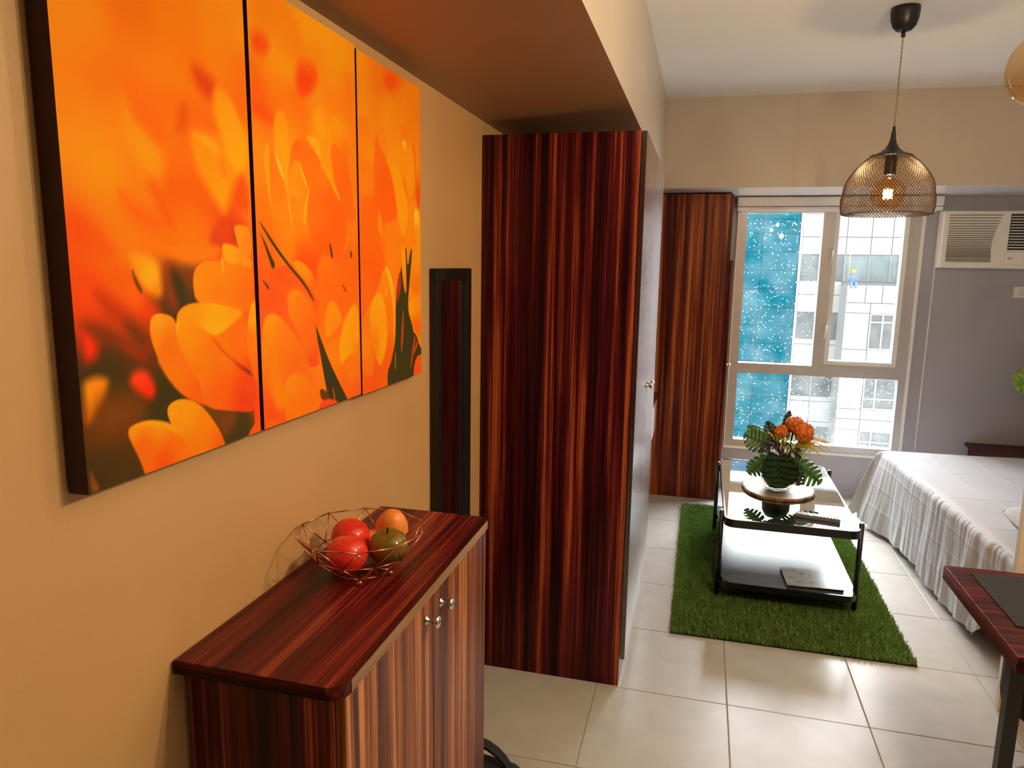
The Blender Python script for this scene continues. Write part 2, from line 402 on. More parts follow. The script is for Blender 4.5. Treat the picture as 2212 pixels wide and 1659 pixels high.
# soffit along the left wall, beam over the window
so = [(0.0, 2.165), (0.535, 2.205), (0.535, ZC), (0.0, ZC)]
v = [(x, YB, z) for x, z in so] + [(x, 2.24, z) for x, z in so]
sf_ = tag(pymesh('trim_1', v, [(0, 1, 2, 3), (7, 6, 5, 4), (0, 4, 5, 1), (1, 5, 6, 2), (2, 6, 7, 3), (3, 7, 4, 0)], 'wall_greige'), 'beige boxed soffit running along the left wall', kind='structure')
sf_.data.materials.append(MATS['soffit_shaded']); sf_.data.polygons[2].material_index = 1      # shade of the underside put into a darker colour
bm_ = tag(box('trim_2', 0.0, XR, 2.24, YW, 2.14, ZC, 'wall_greige'), 'greige beam above the window', kind='structure')
bm_.data.materials.append(MATS['beam_under_lit'])
for p in bm_.data.polygons:
    if p.normal.z < -.9: p.material_index = 1        # window glow on the underside put into a paler colour
fl = tag(box('floor', 0.0, XR, YB, YW, -0.05, -0.003, 'grout'), 'cream square floor tiles with thin grout joints', kind='structure')
tile_me = None
def tile_mesh(wx, wy):
    bm = bmesh.new(); add_box(bm, -wx / 2, wx / 2, -wy / 2, wy / 2, -0.008, 0.0, 0.0015, 1)
    me = bpy.data.meshes.new('tile'); bm.to_mesh(me); bm.free(); me.materials.append(MATS['tile']); return me
tcache = {}
G = 0.0035
for i in range(8):
    for j in range(-10, 6):
        x0, x1 = max(0.002, -0.003 + i * .5), min(XR - .002, 0.497 + i * .5)
        y0, y1 = j * .5, min(YW - .002, j * .5 + .5)
        if x1 - x0 < .05 or y1 - y0 < .05: continue
        k = (round(x1 - x0, 3), round(y1 - y0, 3))
        if k not in tcache: tcache[k] = tile_mesh(k[0] - G, k[1] - G)
        o = bpy.data.objects.new('tile', tcache[k]); COL.objects.link(o); o.parent = fl
        o.location = ((x0 + x1) / 2, (y0 + y1) / 2, 0.0)

# ------------------------------------------------------------------ window
wn = empty('window_1', (1.645, YW, 0.315), 'grey aluminium window with one casement sash over a fixed pane', kind='structure')
ya, yb_ = YW - 0.012, YW + 0.06
boxes('frame', [(1.04, 1.102, ya, yb_, .315, 2.10), (2.19, 2.25, ya, yb_, .315, 2.10), (1.102, 2.19, ya, yb_, .315, .368), (1.102, 2.19, ya, yb_, 2.05, 2.10)], 'aluminium', wn)
boxes('trim_bead', [(2.236, 2.256, YW - .022, YW, .30, 2.10), (1.034, 2.256, YW - .022, YW, .30, .318), (1.034, 1.042, YW - .022, YW, .318, 2.10)], 'sash_white', wn)
box('transom', 1.102, 2.19, ya + .002, yb_ - .002, .876, .950, 'aluminium', wn)
box('mullion', 1.612, 1.690, ya + .001, yb_ - .001, .950, 2.05, 'aluminium', wn)
box('pane', 1.102, 1.612, YW + .028, YW + .033, .950, 2.05, 'pane_dusty', wn)
box('pane', 1.102, 2.19, YW + .028, YW + .033, .368, .876, 'pane_dusty', wn)
sx0, sx1, sz0, sz1, sw = 1.690, 2.165, .962, 2.046, .030
sash = boxes('sash', [(sx0, sx0 + sw, ya + .012, yb_ + .01, sz0, sz1), (sx1 - sw, sx1, ya + .012, yb_ + .01, sz0, sz1), (sx0 + sw, sx1 - sw, ya + .012, yb_ + .01, sz0, sz0 + sw), (sx0 + sw, sx1 - sw, ya + .012, yb_ + .01, sz1 - sw, sz1)], 'sash_white', wn)
box('pane', sx0 + sw, sx1 - sw, YW + .028, YW + .033, sz0 + sw, sz1 - sw, 'pane_clear', sash)
boxes('sash_stop', [(2.165, 2.19, ya + .006, yb_, .950, 2.05), (1.69, 2.165, ya + .006, yb_, .950, .962)], 'aluminium', wn)
for z in (1.76, 1.235):
    l = box('latch', 1.662, 1.690, ya - .012, ya, z - .02, z + .03, 'aluminium', wn, .004)
    tube('latch_lever', [(1.684, ya - .014, z + .012), (1.682, ya - .02, z - .02), (1.672, ya - .022, z - .085)], [.007, .006, .005], 'aluminium', l, 6)

# ------------------------------------------------------------------ roller blind
bl = empty('roller_blind', (1.675, 2.85, 2.037), 'white roller blind cassette rolled up above the window', 'blind')
box('cassette', 1.02, 2.333, 2.815, 2.925, 2.070, 2.136, 'white_plastic', bl, .012, 3)
box('bottom_rail', 1.022, 2.330, 2.822, 2.862, 2.040, 2.066, 'white_plastic', bl, .008, 3)
box('fabric_edge', 1.05, 2.30, 2.855, 2.862, 2.028, 2.075, 'white_plastic', bl)
for y, n in ((2.84, 0), (2.865, 1)):
    pts = []; rr = []
    zz = 2.04
    while zz > 0.40:
        for dz, r in ((0, .0012), (.0022, .0026), (.0048, .0026), (.007, .0012)):
            pts.append((2.318 + .012 * n, y, zz - dz)); rr.append(r)
        zz -= .0085
    tube('bead_chain', pts, rr, 'white_plastic', bl, 5)

# ------------------------------------------------------------------ window air conditioner
ac = empty('air_conditioner', (2.7, 2.88, 1.66), 'white window air conditioner mounted high on the dark grey wall', 'air conditioner')
AX0, AX1, AZ0, AZ1, AY = 2.343, 3.02, 1.662, 2.038, 2.832
box('casing', AX0 - .004, AX1, AY + .03, YW + .02, AZ0, AZ1, 'white_plastic', ac, .006)
box('front_panel', AX0, AX1, AY + .006, AY + .034, AZ0 + .004, AZ1 - .002, 'white_plastic', ac, .008, 3)
sl = []; zz = AZ1 - .028; step = .0195; k = 0
while zz > AZ0 + .04:
    t = (AZ1 - zz) / (AZ1 - AZ0)
    xr = 2.700 - .062 * math.sin(min(1, t * 1.25) * PI * .62) + .012 * max(0, t - .6)
    sl.append((AX0 + .034, xr, AY + .0005, AY + .0062, zz - .0022 if k < 22 else zz - .0014, zz + .0022 if k < 22 else zz + .0014))
    zz -= step; step = max(.0065, step * .955); k += 1
gr = tag(boxes('louver_slots', sl, 'slot_dark', ac), kind='stuff')
box('slot_backing', AX0 + .03, 2.705, AY + .0052, AY + .0066, AZ0 + .03, AZ1 - .018, 'white_plastic', ac)
vt = box('vent', 2.735, 2.985, AY + .001, AY + .0075, 1.785, 2.016, 'black_gap', ac, .002)
for z in np.linspace(1.800, 2.000, 12):
    box('vane', 2.737, 2.983, AY - .002, AY + .003, z - .0028, z + .0028, 'white_plastic', vt)
bd = box('badge', 2.722, 2.985, AY + .001, AY + .0075, 1.688, 1.770, 'white_plastic', ac, .003)
ring = rrect(2.722, 2.985, 1.688, 1.770, .006, 2)
pymesh('badge_outline', [(x, AY + .0008, z) for x, z in ring] + [(2.8535 + (x - 2.8535) * .991, AY + .0008, 1.729 + (z - 1.729) * .97) for x, z in ring],
       [(i, (i + 1) % len(ring), len(ring) + (i + 1) % len(ring), len(ring) + i) for i in range(len(ring))], 'plastic_shade', bd)
wpts = [(0, 1), (.25, 0), (.5, .75), (.75, 0), (1, 1)]
tube('badge_letter', [(2.743 + a * .022, AY - .0005, 1.722 + b * .017) for a, b in wpts], .0026, 'badge_orange', bd, 6)
# outlet plate
op = empty('outlet_plate', (2.87, YW, 1.51), 'white outlet plate on the grey wall below the air conditioner', 'outlet')
box('plate', 2.835, 2.955, YW - .009, YW, 1.473, 1.547, 'white_plastic', op, .003)
box('socket_face', 2.868, 2.925, YW - .013, YW - .007, 1.486, 1.534, 'switch_cream', op, .003)

# ------------------------------------------------------------------ wardrobe near
w1 = empty('wardrobe', (0.3, 0.57, 0), 'tall dark red wood wardrobe standing side-on behind the cabinet', 'wardrobe')
box('carcass', 0.002, 0.581, 0.007, 1.128, 0.0, 2.114, 'wood_z', w1, .0015, 1)
for y0, y1, ky in ((.008, .5285, .487), (.5315, 1.128, .574)):
    d = box('door', 0.583, 0.602, y0, y1, .116, 2.113, 'wood_gloss', w1, .0015, 1)
    lathe('knob', [(0, 0), (.009, 0), (.009, .004), (.004, .007), (.004, .016), (.011, .021), (.013, .026), (.009, .031), (0, .032)], (0.602, ky, 1.135), 'chrome', d, 14, Matrix.Rotation(PI / 2, 3, 'Y'))
# ------------------------------------------------------------------ wardrobe far
w2 = empty('wardrobe', (0.5, 2.72, 0), 'tall reddish wood wardrobe beside the window', 'wardrobe')
box('carcass', 0.002, 0.985, 2.528, 2.925, 0.0, 2.13, 'wood_far_lit', w2, .0015, 1)
d = box('door', 0.989, 1.007, 2.530, 2.905, .03, 1.693, 'wood_far_lit', w2, .0015, 1)
lathe('knob', [(0, 0), (.008, 0), (.004, .006), (.004, .012), (.011, .018), (.012, .022), (0, .027)], (1.007, 2.56, .976), 'chrome', d, 14, Matrix.Rotation(PI / 2, 3, 'Y'))
# ------------------------------------------------------------------ floating vanity between them
vn = empty('vanity_shelf', (0.28, 1.9, .5), 'floating wood-topped vanity with white drawer front between two wardrobes', 'shelf')
box('top', 0.002, 0.552, 1.25, 2.524, .735, .757, 'wood_y', vn, .002, 1)
dr = box('drawer', 0.02, 0.545, 1.26, 2.52, .50, .733, 'white_plastic', vn, .002, 1)

# ------------------------------------------------------------------ shoe cabinet
cb = empty('shoe_cabinet', (0.155, -1.31, 0), 'low two-door dark red wood cabinet under the flower canvases', 'cabinet')
CT = .99
top_pts = [(0.002, -.908), (0.002, -1.720), (0.283, -1.722)]
for i in range(7):
    t = -PI / 2 + i * PI / 2 / 6; top_pts.append((.283 + .028 * math.cos(t), -1.694 + .028 * math.sin(t)))
top_pts += [(.311, -.930)]
for i in range(5):
    t = i * PI / 2 / 4; top_pts.append((.291 + .02 * math.cos(t), -.928 + .02 * math.sin(t)))
tp = prism('worktop', top_pts[::-1] if False else top_pts, .967, CT, 'wood_y', cb, .002)
box('edge_band', .3105, .3125, -1.690, -.932, .9675, .9885, 'wood_edge', tp)
box('edge_band', .003, .283, -1.7232, -1.7215, .9675, .9885, 'wood_x', tp)
box('carcass', .012, .286, -1.700, -.924, 0.0, .9665, 'wood_z', cb, .001, 1)
for y0, y1, ky in ((-1.699, -1.3115, -1.352), (-1.3085, -.925, -1.268)):
    d = box('door', .2875, .306, y0, y1, .02, .9635, 'wood_door_lit', cb, .0012, 1)
    lathe('knob', [(0, 0), (.011, 0), (.011, .003), (.0055, .006), (.005, .016), (.010, .020), (.0135, .024), (.012, .029), (.006, .032), (0, .0325)], (.306, ky, .921), 'chrome', d, 18, Matrix.Rotation(PI / 2, 3, 'Y'))

# ------------------------------------------------------------------ wall mirror
mr = empty('wall_mirror', (0.01, -.36, .25), 'narrow tall mirror in a black frame on the left wall', 'mirror')
def frame_bar(lst): return boxes('mirror_frame', lst, 'black_metal', mr, .004)
frame_bar([(.001, .026, -.537, -.490, .25, 1.63), (.001, .026, -.235, -.187, .25, 1.63), (.001, .026, -.490, -.235, 1.588, 1.63), (.001, .026, -.490, -.235, .25, .292)])
m_, nt_, b_ = new_mat('mirror'); b_.inputs['Metallic'].default_value = 1; b_.inputs['Roughness'].default_value = 0.02; b_.inputs['Base Color'].default_value = (.8, .8, .8, 1)
n_ = nt_.nodes.new('ShaderNodeTexNoise'); n_.inputs['Scale'].default_value = 4
mr_ = nt_.nodes.new('ShaderNodeMapRange'); mr_.inputs[3].default_value = .01; mr_.inputs[4].default_value = .04
nt_.links.new(n_.outputs['Fac'], mr_.inputs[0]); nt_.links.new(mr_.outputs[0], b_.inputs['Roughness'])
box('mirror_glass', .001, .012, -.492, -.233, .29, 1.59, 'mirror', mr)

# ------------------------------------------------------------------ flower canvases (the print is flat colour on a fine grid)
PRINT_BG = """51,604,F58A1E 144,641,E87010 221,675,EA7E0E 327,696,F0881A 369,730,F4901C 24,614,F58A20 71,563,F0761A 29,508,F5851E 153,594,F28018 214,599,EE8010 250,630,EC780E 322,633,EE8412 361,618,F07814 374,578,E86414 224,526,E86A12 121,546,EE7216 147,521,EE6C14 176,517,EE7214 106,500,F28A1E 190,504,EE7C14 36,463,F8921F 57,428,F8981E 68,410,F6961E 220,481,EC7012 252,451,E8680E 198,412,E66010 266,406,E66212 19,405,F28520 17,367,F2581C 19,339,F2501C 56,360,F47A20 88,341,F68A1E 105,383,EC7018 146,354,EE7818 227,357,F08A1A 261,347,EE701A 320,358,E04A2C 136,406,F28820 212,379,EA6A10 365,465,F28A1A 21,308,F0501C 42,278,EE5020 27,249,EC4422 51,237,E63A1E 81,267,F46018 70,298,F46A1A 51,316,F46A1C 106,244,E8421E 119,226,DC3C20 158,317,EE7A18 224,322,F08420 59,185,42362C 45,170,3E342C 73,158,3E342C 159,150,3E352C 143,87,3C342C 214,285,3E362E 211,255,40362E 167,245,42342C 79,104,6A3A20 37,94,6E3A22 48,70,5E3422 32,41,443028 71,20,4A3628 17,24,40322A 315,35,44382E 296,55,70402A 336,19,40382E 43,203,482E24 95,219,70382A 117,200,8A3422 127,181,6A3020 187,286,8A3A2C 222,306,7A3A2E 471,760,F5851A 612,804,FA9A1E 691,784,FA9C1E 717,752,FA981E 535,728,F58418 509,673,F99A20 658,698,F58A1E 715,698,F8921E 762,675,F27A1C 484,632,F48018 439,588,EC5818 476,576,EC5E18 527,611,F07018 585,605,EE6818 627,626,F58C20 700,646,F27A1C 773,641,F07820 843,757,F8901E 914,768,F47E1E 1031,778,EE6418 950,737,F2741E 1073,732,F58C1E 1145,764,F4861E 876,705,F58A1E 972,701,F8981E 839,653,F7921E 910,652,F5881C 1028,674,F58C1C 1153,697,F4841C 424,551,F59020 501,564,F99A1E 548,573,F68C1E 631,600,FA9C1E 680,596,F8961E 740,606,F8981E 418,469,F58A1E 498,515,F99E1E 427,423,F0761C 650,551,F8941E 769,569,F2801C 848,550,F08020 1070,614,F69420 1161,575,EE6C18 494,372,F5861E 597,377,F8861C 716,382,F0661A 750,414,F28020 594,326,E8501E 446,345,EE6A20 426,255,EC5A30 462,241,EC5430 417,60,F0582A 446,13,F04E2A 680,291,F0661C 763,259,F06A20 877,389,F06A1A 889,306,EE621C 1016,360,F28020 847,223,F06A20 840,36,F0582A 1159,402,F58A1E 1157,248,F08A20 700,73,F27A24"""
PRINT_PETALS = """256,614 280,615 309,604 319,592 310,572 287,572 264,587|19.8|282,591,D84018
104,539 120,538 132,513 167,488 187,465 178,434 159,429 124,458 99,491|17.6|113,521,F28E20 147,466,F9981E 169,441,F6921C
118,550 143,541 176,521 190,502 185,480 156,496 129,516|15.4|146,519,EC6A14
234,558 246,538 237,515 213,506 218,533|13.2|232,531,DE5A0E
243,511 273,523 313,511 338,479 340,429 323,391 308,402 280,431 250,467|13.2|268,506,F5941A 291,479,F59218 317,422,F89A1E
240,511 294,515 323,491 336,454 319,452 303,488 267,504|5.9|293,506,F8A020 328,460,F08416
308,595 335,596 358,579 380,547 394,532 392,476 361,457 338,483 321,520 304,550|12.3|330,581,F59A20 355,550,F8A01E 372,498,FBA61A
374,471 390,442 391,398 344,405 342,430|12.3|362,427,E85418
86,412 118,398 178,370 244,348 291,343 260,332 192,344 115,367|15.4|134,381,EA6616 209,349,F07818
144,432 168,428 189,389 203,358 178,366 159,397|13.2|171,398,E86210
5,379 34,366 69,340 78,320 6,319|19.8|19,358,F2501A 48,332,EE5A1A
294,377 339,392 357,360 356,347 310,338 272,335|11|324,364,DE482C 349,355,C23A38
9,304 39,292 72,261 101,219 128,190 121,180 78,212 39,248 10,269|17.6|29,269,EC4A1E 80,229,D83C1E 110,192,8A3420
37,278 71,251 107,223 128,197 116,191 79,221 50,248|15.4|65,247,B8381E 106,210,6A3428
66,312 108,296 129,265 157,237 136,216 103,240 79,275|17.6|100,270,F4641A 138,231,DE4020
8,230 27,221 37,200 31,184 13,180 8,203|13.2|17,202,E8321E
7,236 42,224 77,204 121,177 111,172 71,196 36,210|12.3|41,216,7A3424 98,185,9A3420
100,325 134,325 157,313 164,286 165,264 146,260 124,276 111,298|11|121,312,F59A24 137,293,FBAE3C 153,266,EE8A24
106,304 111,291 123,272 120,267 108,287|3.9|113,287,3E2C20
173,317 202,304 192,272 203,243 183,240 169,263|15.4|186,279,8A3A2C
182,304 208,295 218,257 203,239 191,263|11|202,267,3E362E
205,304 236,299 230,275 220,280|11|224,290,7A3A30
95,157 113,158 127,148 137,125 130,111 112,116 96,130 85,143|9.7|106,146,F0402A 122,121,EE2E1E
6,155 26,160 46,155 48,146 38,125 21,107 7,96 8,130|9.7|30,151,F28A24 13,130,F8961E 10,105,EE7020
28,133 86,121 114,100 88,76 27,70 20,97|26.4|62,103,74401F
276,61 334,55 315,27 285,17|11|304,45,74402C
101,342 174,322 223,308 289,316 315,344|11|174,324,EE7814 241,318,F07C1A
342,377 372,378 393,370 392,319 355,335 349,355|1.6|358,365,F8942A 383,351,F4862A
244,308 270,316 305,315 338,324 395,330 391,222 331,231 272,245 237,249 232,273 234,294|2|242,285,F58E24 277,304,F38A1E 292,259,F07F22 376,256,EC7020 253,250,EE8A28
308,338 315,346 352,340 389,319 393,303 349,309 312,314|2|318,329,F8A428 372,319,F2902A
305,323 310,324 313,292 307,304|1.3|310,309,FBAA30
393,247 379,234 369,202 358,171 365,138 383,105 393,84 405,246|2.6|382,215,F8A028 370,175,F07A20 383,113,EE6A24
133,225 141,236 160,237 188,228 198,183 235,119 254,78 225,89 191,107 164,137 142,175 132,205|1.6|146,224,F9A030 138,202,F58A20 168,186,F07018 174,143,F2761E 222,97,EE5E1E
139,175 166,163 208,138 248,92 254,76 222,89 185,113 158,143|4.6|174,143,F87A1C 233,95,F0641E
188,228 200,242 224,249 261,248 315,239 365,227 371,197 364,162 379,119 393,86 385,68 380,41 317,56 243,75 238,114 209,153 193,188|1.6|201,220,FA9A1E 212,191,FA8E1C 244,138,F87C1C 279,94,F46420 353,68,E04028 364,94,E8452A 304,156,F67A1E 348,177,F27020 378,106,E24A2E
232,249 272,247 319,239 367,227 324,206 279,189 246,209 216,229 202,234|2.9|234,237,F8981C 289,224,FBA81E 343,225,F59A24 279,194,F9B032
268,195 308,160 345,135 379,111 369,110 320,143 278,177|3.3|304,158,DE5A20 365,118,B83428
345,135 374,117 376,111 359,123|1.3|361,124,5A2A30
195,223 189,202 197,173 193,183 187,207 189,223|1.6|191,202,FCAE3C
156,90 167,99 187,101 211,96 239,79 267,47 285,20 297,-13 289,-32 229,-42 184,21 161,70|1.6|169,89,FA9C20 203,76,FB981C 244,42,F8821C 280,10,F0601C 212,14,F87C1C
76,72 82,80 112,82 142,75 167,64 192,31 217,-8 210,-46 158,-45 114,-32 97,24 80,58|1.6|87,74,F8962A 136,73,FA981E 102,46,F5661E 146,11,F4581C 197,10,F8741C
82,78 112,82 142,75 167,64 186,40 154,62 117,74|3.3|136,74,FCA020
393,81 382,63 378,44 381,21 360,8 347,-14 411,-30 404,79|1.6|388,48,EE4A24 380,7,F4581E
6,38 12,21 21,4 5,1|3.9|10,14,8A4A2C
415,707 444,718 468,709 471,694 449,677 421,678|15.6|442,697,EC5016
566,695 601,714 637,708 644,681 624,656 587,635 562,640 559,666|13.7|599,671,EA4416 601,701,EE6018
975,777 1031,784 1048,762 989,736 958,748|13.7|1006,766,EA5816
407,593 452,597 480,577 483,559 449,567 413,572|10.9|443,586,EA5416 471,571,EC5C18
483,583 504,599 521,585 526,557 521,519 496,491 481,525 474,557|4.6|502,577,F8961C 503,528,FAA01C
621,612 644,632 664,606 674,581 651,567 625,584|7.8|645,603,FA9C20
687,611 711,626 734,619 746,599 770,580 774,540 742,522 707,554|3.5|722,603,F8941E 756,552,F0761C
444,512 456,535 471,533 480,510 508,465 518,393 458,390 445,449|2|455,521,F28422 466,499,EE7A1C 484,441,F28020 500,400,F48A22
441,510 455,533 461,517 456,445 462,412 451,437 443,477|2|449,497,FA9C20 455,431,F9A028
472,526 489,507 509,473 504,467 487,487|2.3|492,498,FBB85A
528,520 547,548 572,557 597,553 627,537 648,518 651,470 609,396 522,391 514,443|2|556,541,EE6A18 595,529,EE7018 625,494,F2741A 564,422,F68A1E 543,484,F4841E
587,564 619,567 645,561 651,524 633,535 612,550|2.6|628,553,FAA630
521,474 537,504 554,513 566,502 589,466 569,435 540,441 523,437|1.7|543,494,F8921E 566,461,F58A1E 540,446,F8961E
559,514 566,505 592,466 586,463 563,497|1.2|573,488,FCB44A
690,559 708,570 731,560 768,534 790,454 801,407 749,404 714,462 693,516|2.9|713,546,F07018 752,480,EE6818 775,423,F06A1C
603,478 636,506 670,510 703,475 738,432 761,398 733,332 648,317 606,344 582,397|2.3|647,491,F27A1C 672,444,F06418 620,413,F2701C 712,404,EE621A 650,345,EE5E1A
643,517 670,516 715,470 732,449 720,448 670,499|2.3|681,495,FA9C24
514,473 520,469 520,431 534,386 525,386 515,426|1.4|520,431,FAA42C
569,394 574,420 592,464 600,467 584,421 576,383|1.4|579,420,FBA62C
818,641 839,656 874,651 901,613 906,558 891,541 856,557 821,562|2.9|838,624,F28020 871,584,F58C1E
917,634 923,608 968,576 1024,507 1047,421 901,412 898,526|3.5|922,576,EE6A18 966,501,EE6218 980,437,EE641A
1001,571 1034,575 1068,529 1112,481 1101,410 1064,373 1023,490|3.5|1033,542,FA9C1E 1084,461,FA9A1E
1053,658 1089,681 1125,657 1161,592 1160,503 1112,481 1086,548 1061,613|2.6|1084,664,EE7E1A 1114,586,F6961E
1061,630 1097,639 1105,613 1087,606|2.9|1083,623,FBB040
1152,641 1201,641 1198,451 1164,485 1171,576|1.7|1186,596,F28A28 1179,487,E0521C
1149,463 1178,465 1198,433 1197,340 1157,376|2|1168,453,FBC060 1177,395,F6961E
416,361 441,337 456,298 505,312 529,298 575,275 605,228 609,187 617,130 615,85 409,140 410,268|2.4|435,319,EE6428 479,293,EA5832 440,255,EC5836 536,254,EC6030 573,149,EE6A2E 592,103,E8502E
414,393 447,365 482,335 524,303 554,284 580,264 603,237 603,231 574,261 538,287 505,309 468,337 434,369|0.9|469,348,3A3630 590,249,3E3630
417,370 437,349 451,327 466,309 456,298 444,322 429,352|0.9|445,329,3A3630
417,286 443,268 441,262 432,270|0.9|432,274,3A3630
522,314 541,319 572,312 603,289 619,268 623,233 601,249 575,275 539,298|1.8|540,312,F8941E 565,298,F68C1E 607,263,EE6A20
615,298 634,326 664,333 700,312 730,272 749,247 745,164 666,140 635,143 623,233|3|651,315,F2741E 660,262,F26A1E 708,229,F0681E 656,187,F4701E
765,316 801,338 813,290 810,205 754,208 746,253|2.4|778,290,EE6820 782,232,F06C20
674,360 683,348 689,324 682,323 676,342|0.9|682,339,3C322C
770,345 780,331 772,322 768,338|0.9|773,335,40322C
726,269 744,256 747,247 734,258|1.2|739,256,5A3028
765,375 772,377 747,346 736,337|1.2|754,356,F8922A
643,172 651,214 671,234 695,230 720,201 725,166 703,120 714,87 744,5 793,-1 808,4 810,225 775,220 746,196 641,139|3|670,213,F8901E 655,171,F68A20 733,53,F06C28 780,29,EE5E2A 691,137,F4801E
635,140 704,142 741,84 803,59 830,-28 757,-24 693,58 651,102|3.6|689,113,F6801E 753,40,F06828 794,13,EE5A2C
703,124 718,157 753,202 775,220 806,212 808,92 769,103 735,98 714,81|3.6|752,179,FAA020 729,127,FAA01E 786,161,FA981E 798,100,F68020
735,98 769,103 812,91 812,3 765,4 739,51|4.2|768,70,F57A24 794,16,EE6030
606,190 614,175 635,140 663,97 705,44 764,-25 689,-18 653,11 637,67 622,120 610,160|1.2|624,150,46382E 668,62,3A3630 710,11,3C3832
612,49 648,37 659,13 623,17|2.4|635,30,6A3A2C
670,46 677,13 684,6 678,35|0.9|676,23,C05030
501,252 527,264 563,253 594,229 609,190 607,152 572,135 532,182 503,212|4.2|521,249,F58A24 545,231,F27826 585,177,EE682C
415,197 428,216 451,220 488,204 531,165 566,121 591,74 612,40 615,-6 468,-28 394,-16 403,115|4.2|436,205,FA9428 433,164,F88A20 490,158,F47A26 527,112,F06C2C 453,108,F27028 433,30,F0522C
421,125 447,162 464,133 475,77 492,32 447,27|10.2|453,108,F8801E
480,76 501,96 537,93 579,69 606,35 627,-9 558,-13 484,-9 478,49|3.6|500,79,F88A20 541,78,F6801E 566,33,F27424 511,23,F8781E
611,16 647,20 691,9 709,-18 609,-14|1.8|647,13,EE4A2C
617,79 631,71 636,48 621,48|2.4|625,62,F07840
412,18 470,14 445,2 413,4|3|432,8,F4641E
954,310 979,306 1013,252 1020,178 1013,105 989,52 971,35 960,-30 793,-21 800,159 870,222 911,248|2.4|979,281,F68C26 993,180,F0781E 972,72,EE6022 879,31,F0582C 843,122,F28022 894,221,F2801E
954,310 975,306 1009,259 1022,186 1016,112 1004,87 1006,179 991,252|1.5|987,267,FCB040 1015,160,F89630
862,195 882,228 915,244 943,233 963,182 969,124 946,75 920,50 889,89 864,154|3|914,227,FAA428 924,167,FA9C1E 939,105,FCA21C 890,117,F48420
823,181 859,134 888,65 871,32 818,57|4.2|843,122,F58420 856,58,F27828
961,260 968,235 955,225|1.8|962,239,FAA030
918,438 934,439 948,393 943,368 920,398|4.2|932,402,F88E22
1060,302 1095,373 1103,295 1123,352 1138,356 1117,264 1100,196 1129,152 1144,119 1160,118 1196,70 1240,40 1153,42 1136,-24 965,-23 962,37 985,52 1018,112 1021,237|1.2|1086,212,3C3830 1055,100,3A3830 1052,5,403A32 1185,63,3E362E
1023,244 1050,299 1059,273 1053,236 1029,200|1.8|1040,251,A83A34 1039,214,8A3030
1061,361 1090,369 1096,234 1082,235 1064,288|1.5|1079,325,F8981E 1087,250,F08020
1066,190 1076,190 1069,99 1054,66 1050,101|1.2|1062,119,9A4A30
1013,82 1022,81 1016,29 1007,38|1.2|1015,59,8A6040
1149,119 1159,106 1122,22 1114,23|1.2|1133,69,B84A34
1175,104 1183,87 1127,49 1120,50|0.9|1148,71,A8482C
1100,192 1126,218 1188,223 1209,206 1207,93 1165,117 1129,148|1.8|1130,194,FA9C20 1177,200,F8921E 1165,137,EE6A20
1149,364 1201,388 1204,231 1136,225 1122,264|2.4|1168,325,F89420 1167,248,EE7A1E
1142,28 1164,49 1190,56 1246,39 1245,-45 1138,-36|1.5|1174,36,EE5A2C 1174,7,F0502A"""

def hexl(h): return np.array([int(h[i:i+2], 16) for i in (0, 2, 4)]) / 255.
BGP = [(float(a), float(b), hexl(c)) for a, b, c in (t.split(',') for t in PRINT_BG.split())]
PETALS = []
for ln in PRINT_PETALS.strip().split('\n'):
    q, bl_, cs = ln.split('|')
    PETALS.append((np.array([[float(a) for a in t.split(',')] for t in q.split()]), float(bl_), [(float(a), float(b), hexl(c)) for a, b, c in (t.split(',') for t in cs.split())]))
def paint(Y, Z):
    n = len(Y); W = np.zeros(n); Cc = np.zeros((n, 3))
    for y, z, h in BGP:
        d2 = (Y - y) ** 2 + (Z - z) ** 2
        ww = np.exp(-d2 / (2 * 26. ** 2)) + 1e-9 / (1 + d2); W += ww; Cc += ww[:, None] * h
    col = Cc / W[:, None]
    for q, blur, cols in PETALS:
        b = max(blur, .8)
        m = np.where((Y > q[:, 0].min() - b) & (Y < q[:, 0].max() + b) & (Z > q[:, 1].min() - b) & (Z < q[:, 1].max() + b))[0]
        if not len(m): continue
        y = Y[m]; z = Z[m]; qq = q
        for _ in range(2):
            r = np.roll(qq, -1, 0); qq = np.stack([.75 * qq + .25 * r, .25 * qq + .75 * r], 1).reshape(-1, 2)
        ins = np.zeros(len(m), bool); d2 = np.full(len(m), 1e9)
        for a, c in zip(qq, np.roll(qq, -1, 0)):
            dy, dz = c - a
            if dz != 0: ins ^= ((a[1] > z) != (c[1] > z)) & (y < a[0] + (z - a[1]) * dy / dz)
            t = np.clip(((y - a[0]) * dy + (z - a[1]) * dz) / (dy * dy + dz * dz + 1e-9), 0, 1)
            d2 = np.minimum(d2, (y - a[0] - t * dy) ** 2 + (z - a[1] - t * dz) ** 2)
        sd_ = np.sqrt(d2) * np.where(ins, 1, -1)
        al = np.clip(.5 + sd_ / (2 * b), 0, 1); al = al * al * (3 - 2 * al)
        W2 = 0; C2 = 0
        for cy, cz, h in cols:
            ww = 1 / ((y - cy) ** 2 + (z - cz) ** 2 + 60.) ** 1.2; W2 = W2 + ww; C2 = C2 + ww[:, None] * h
        col[m] = col[m] * (1 - al[:, None]) + C2 / W2[:, None] * al[:, None]
    return col
PRINT_GAIN = np.array([1.2, 1.22, 0.42])
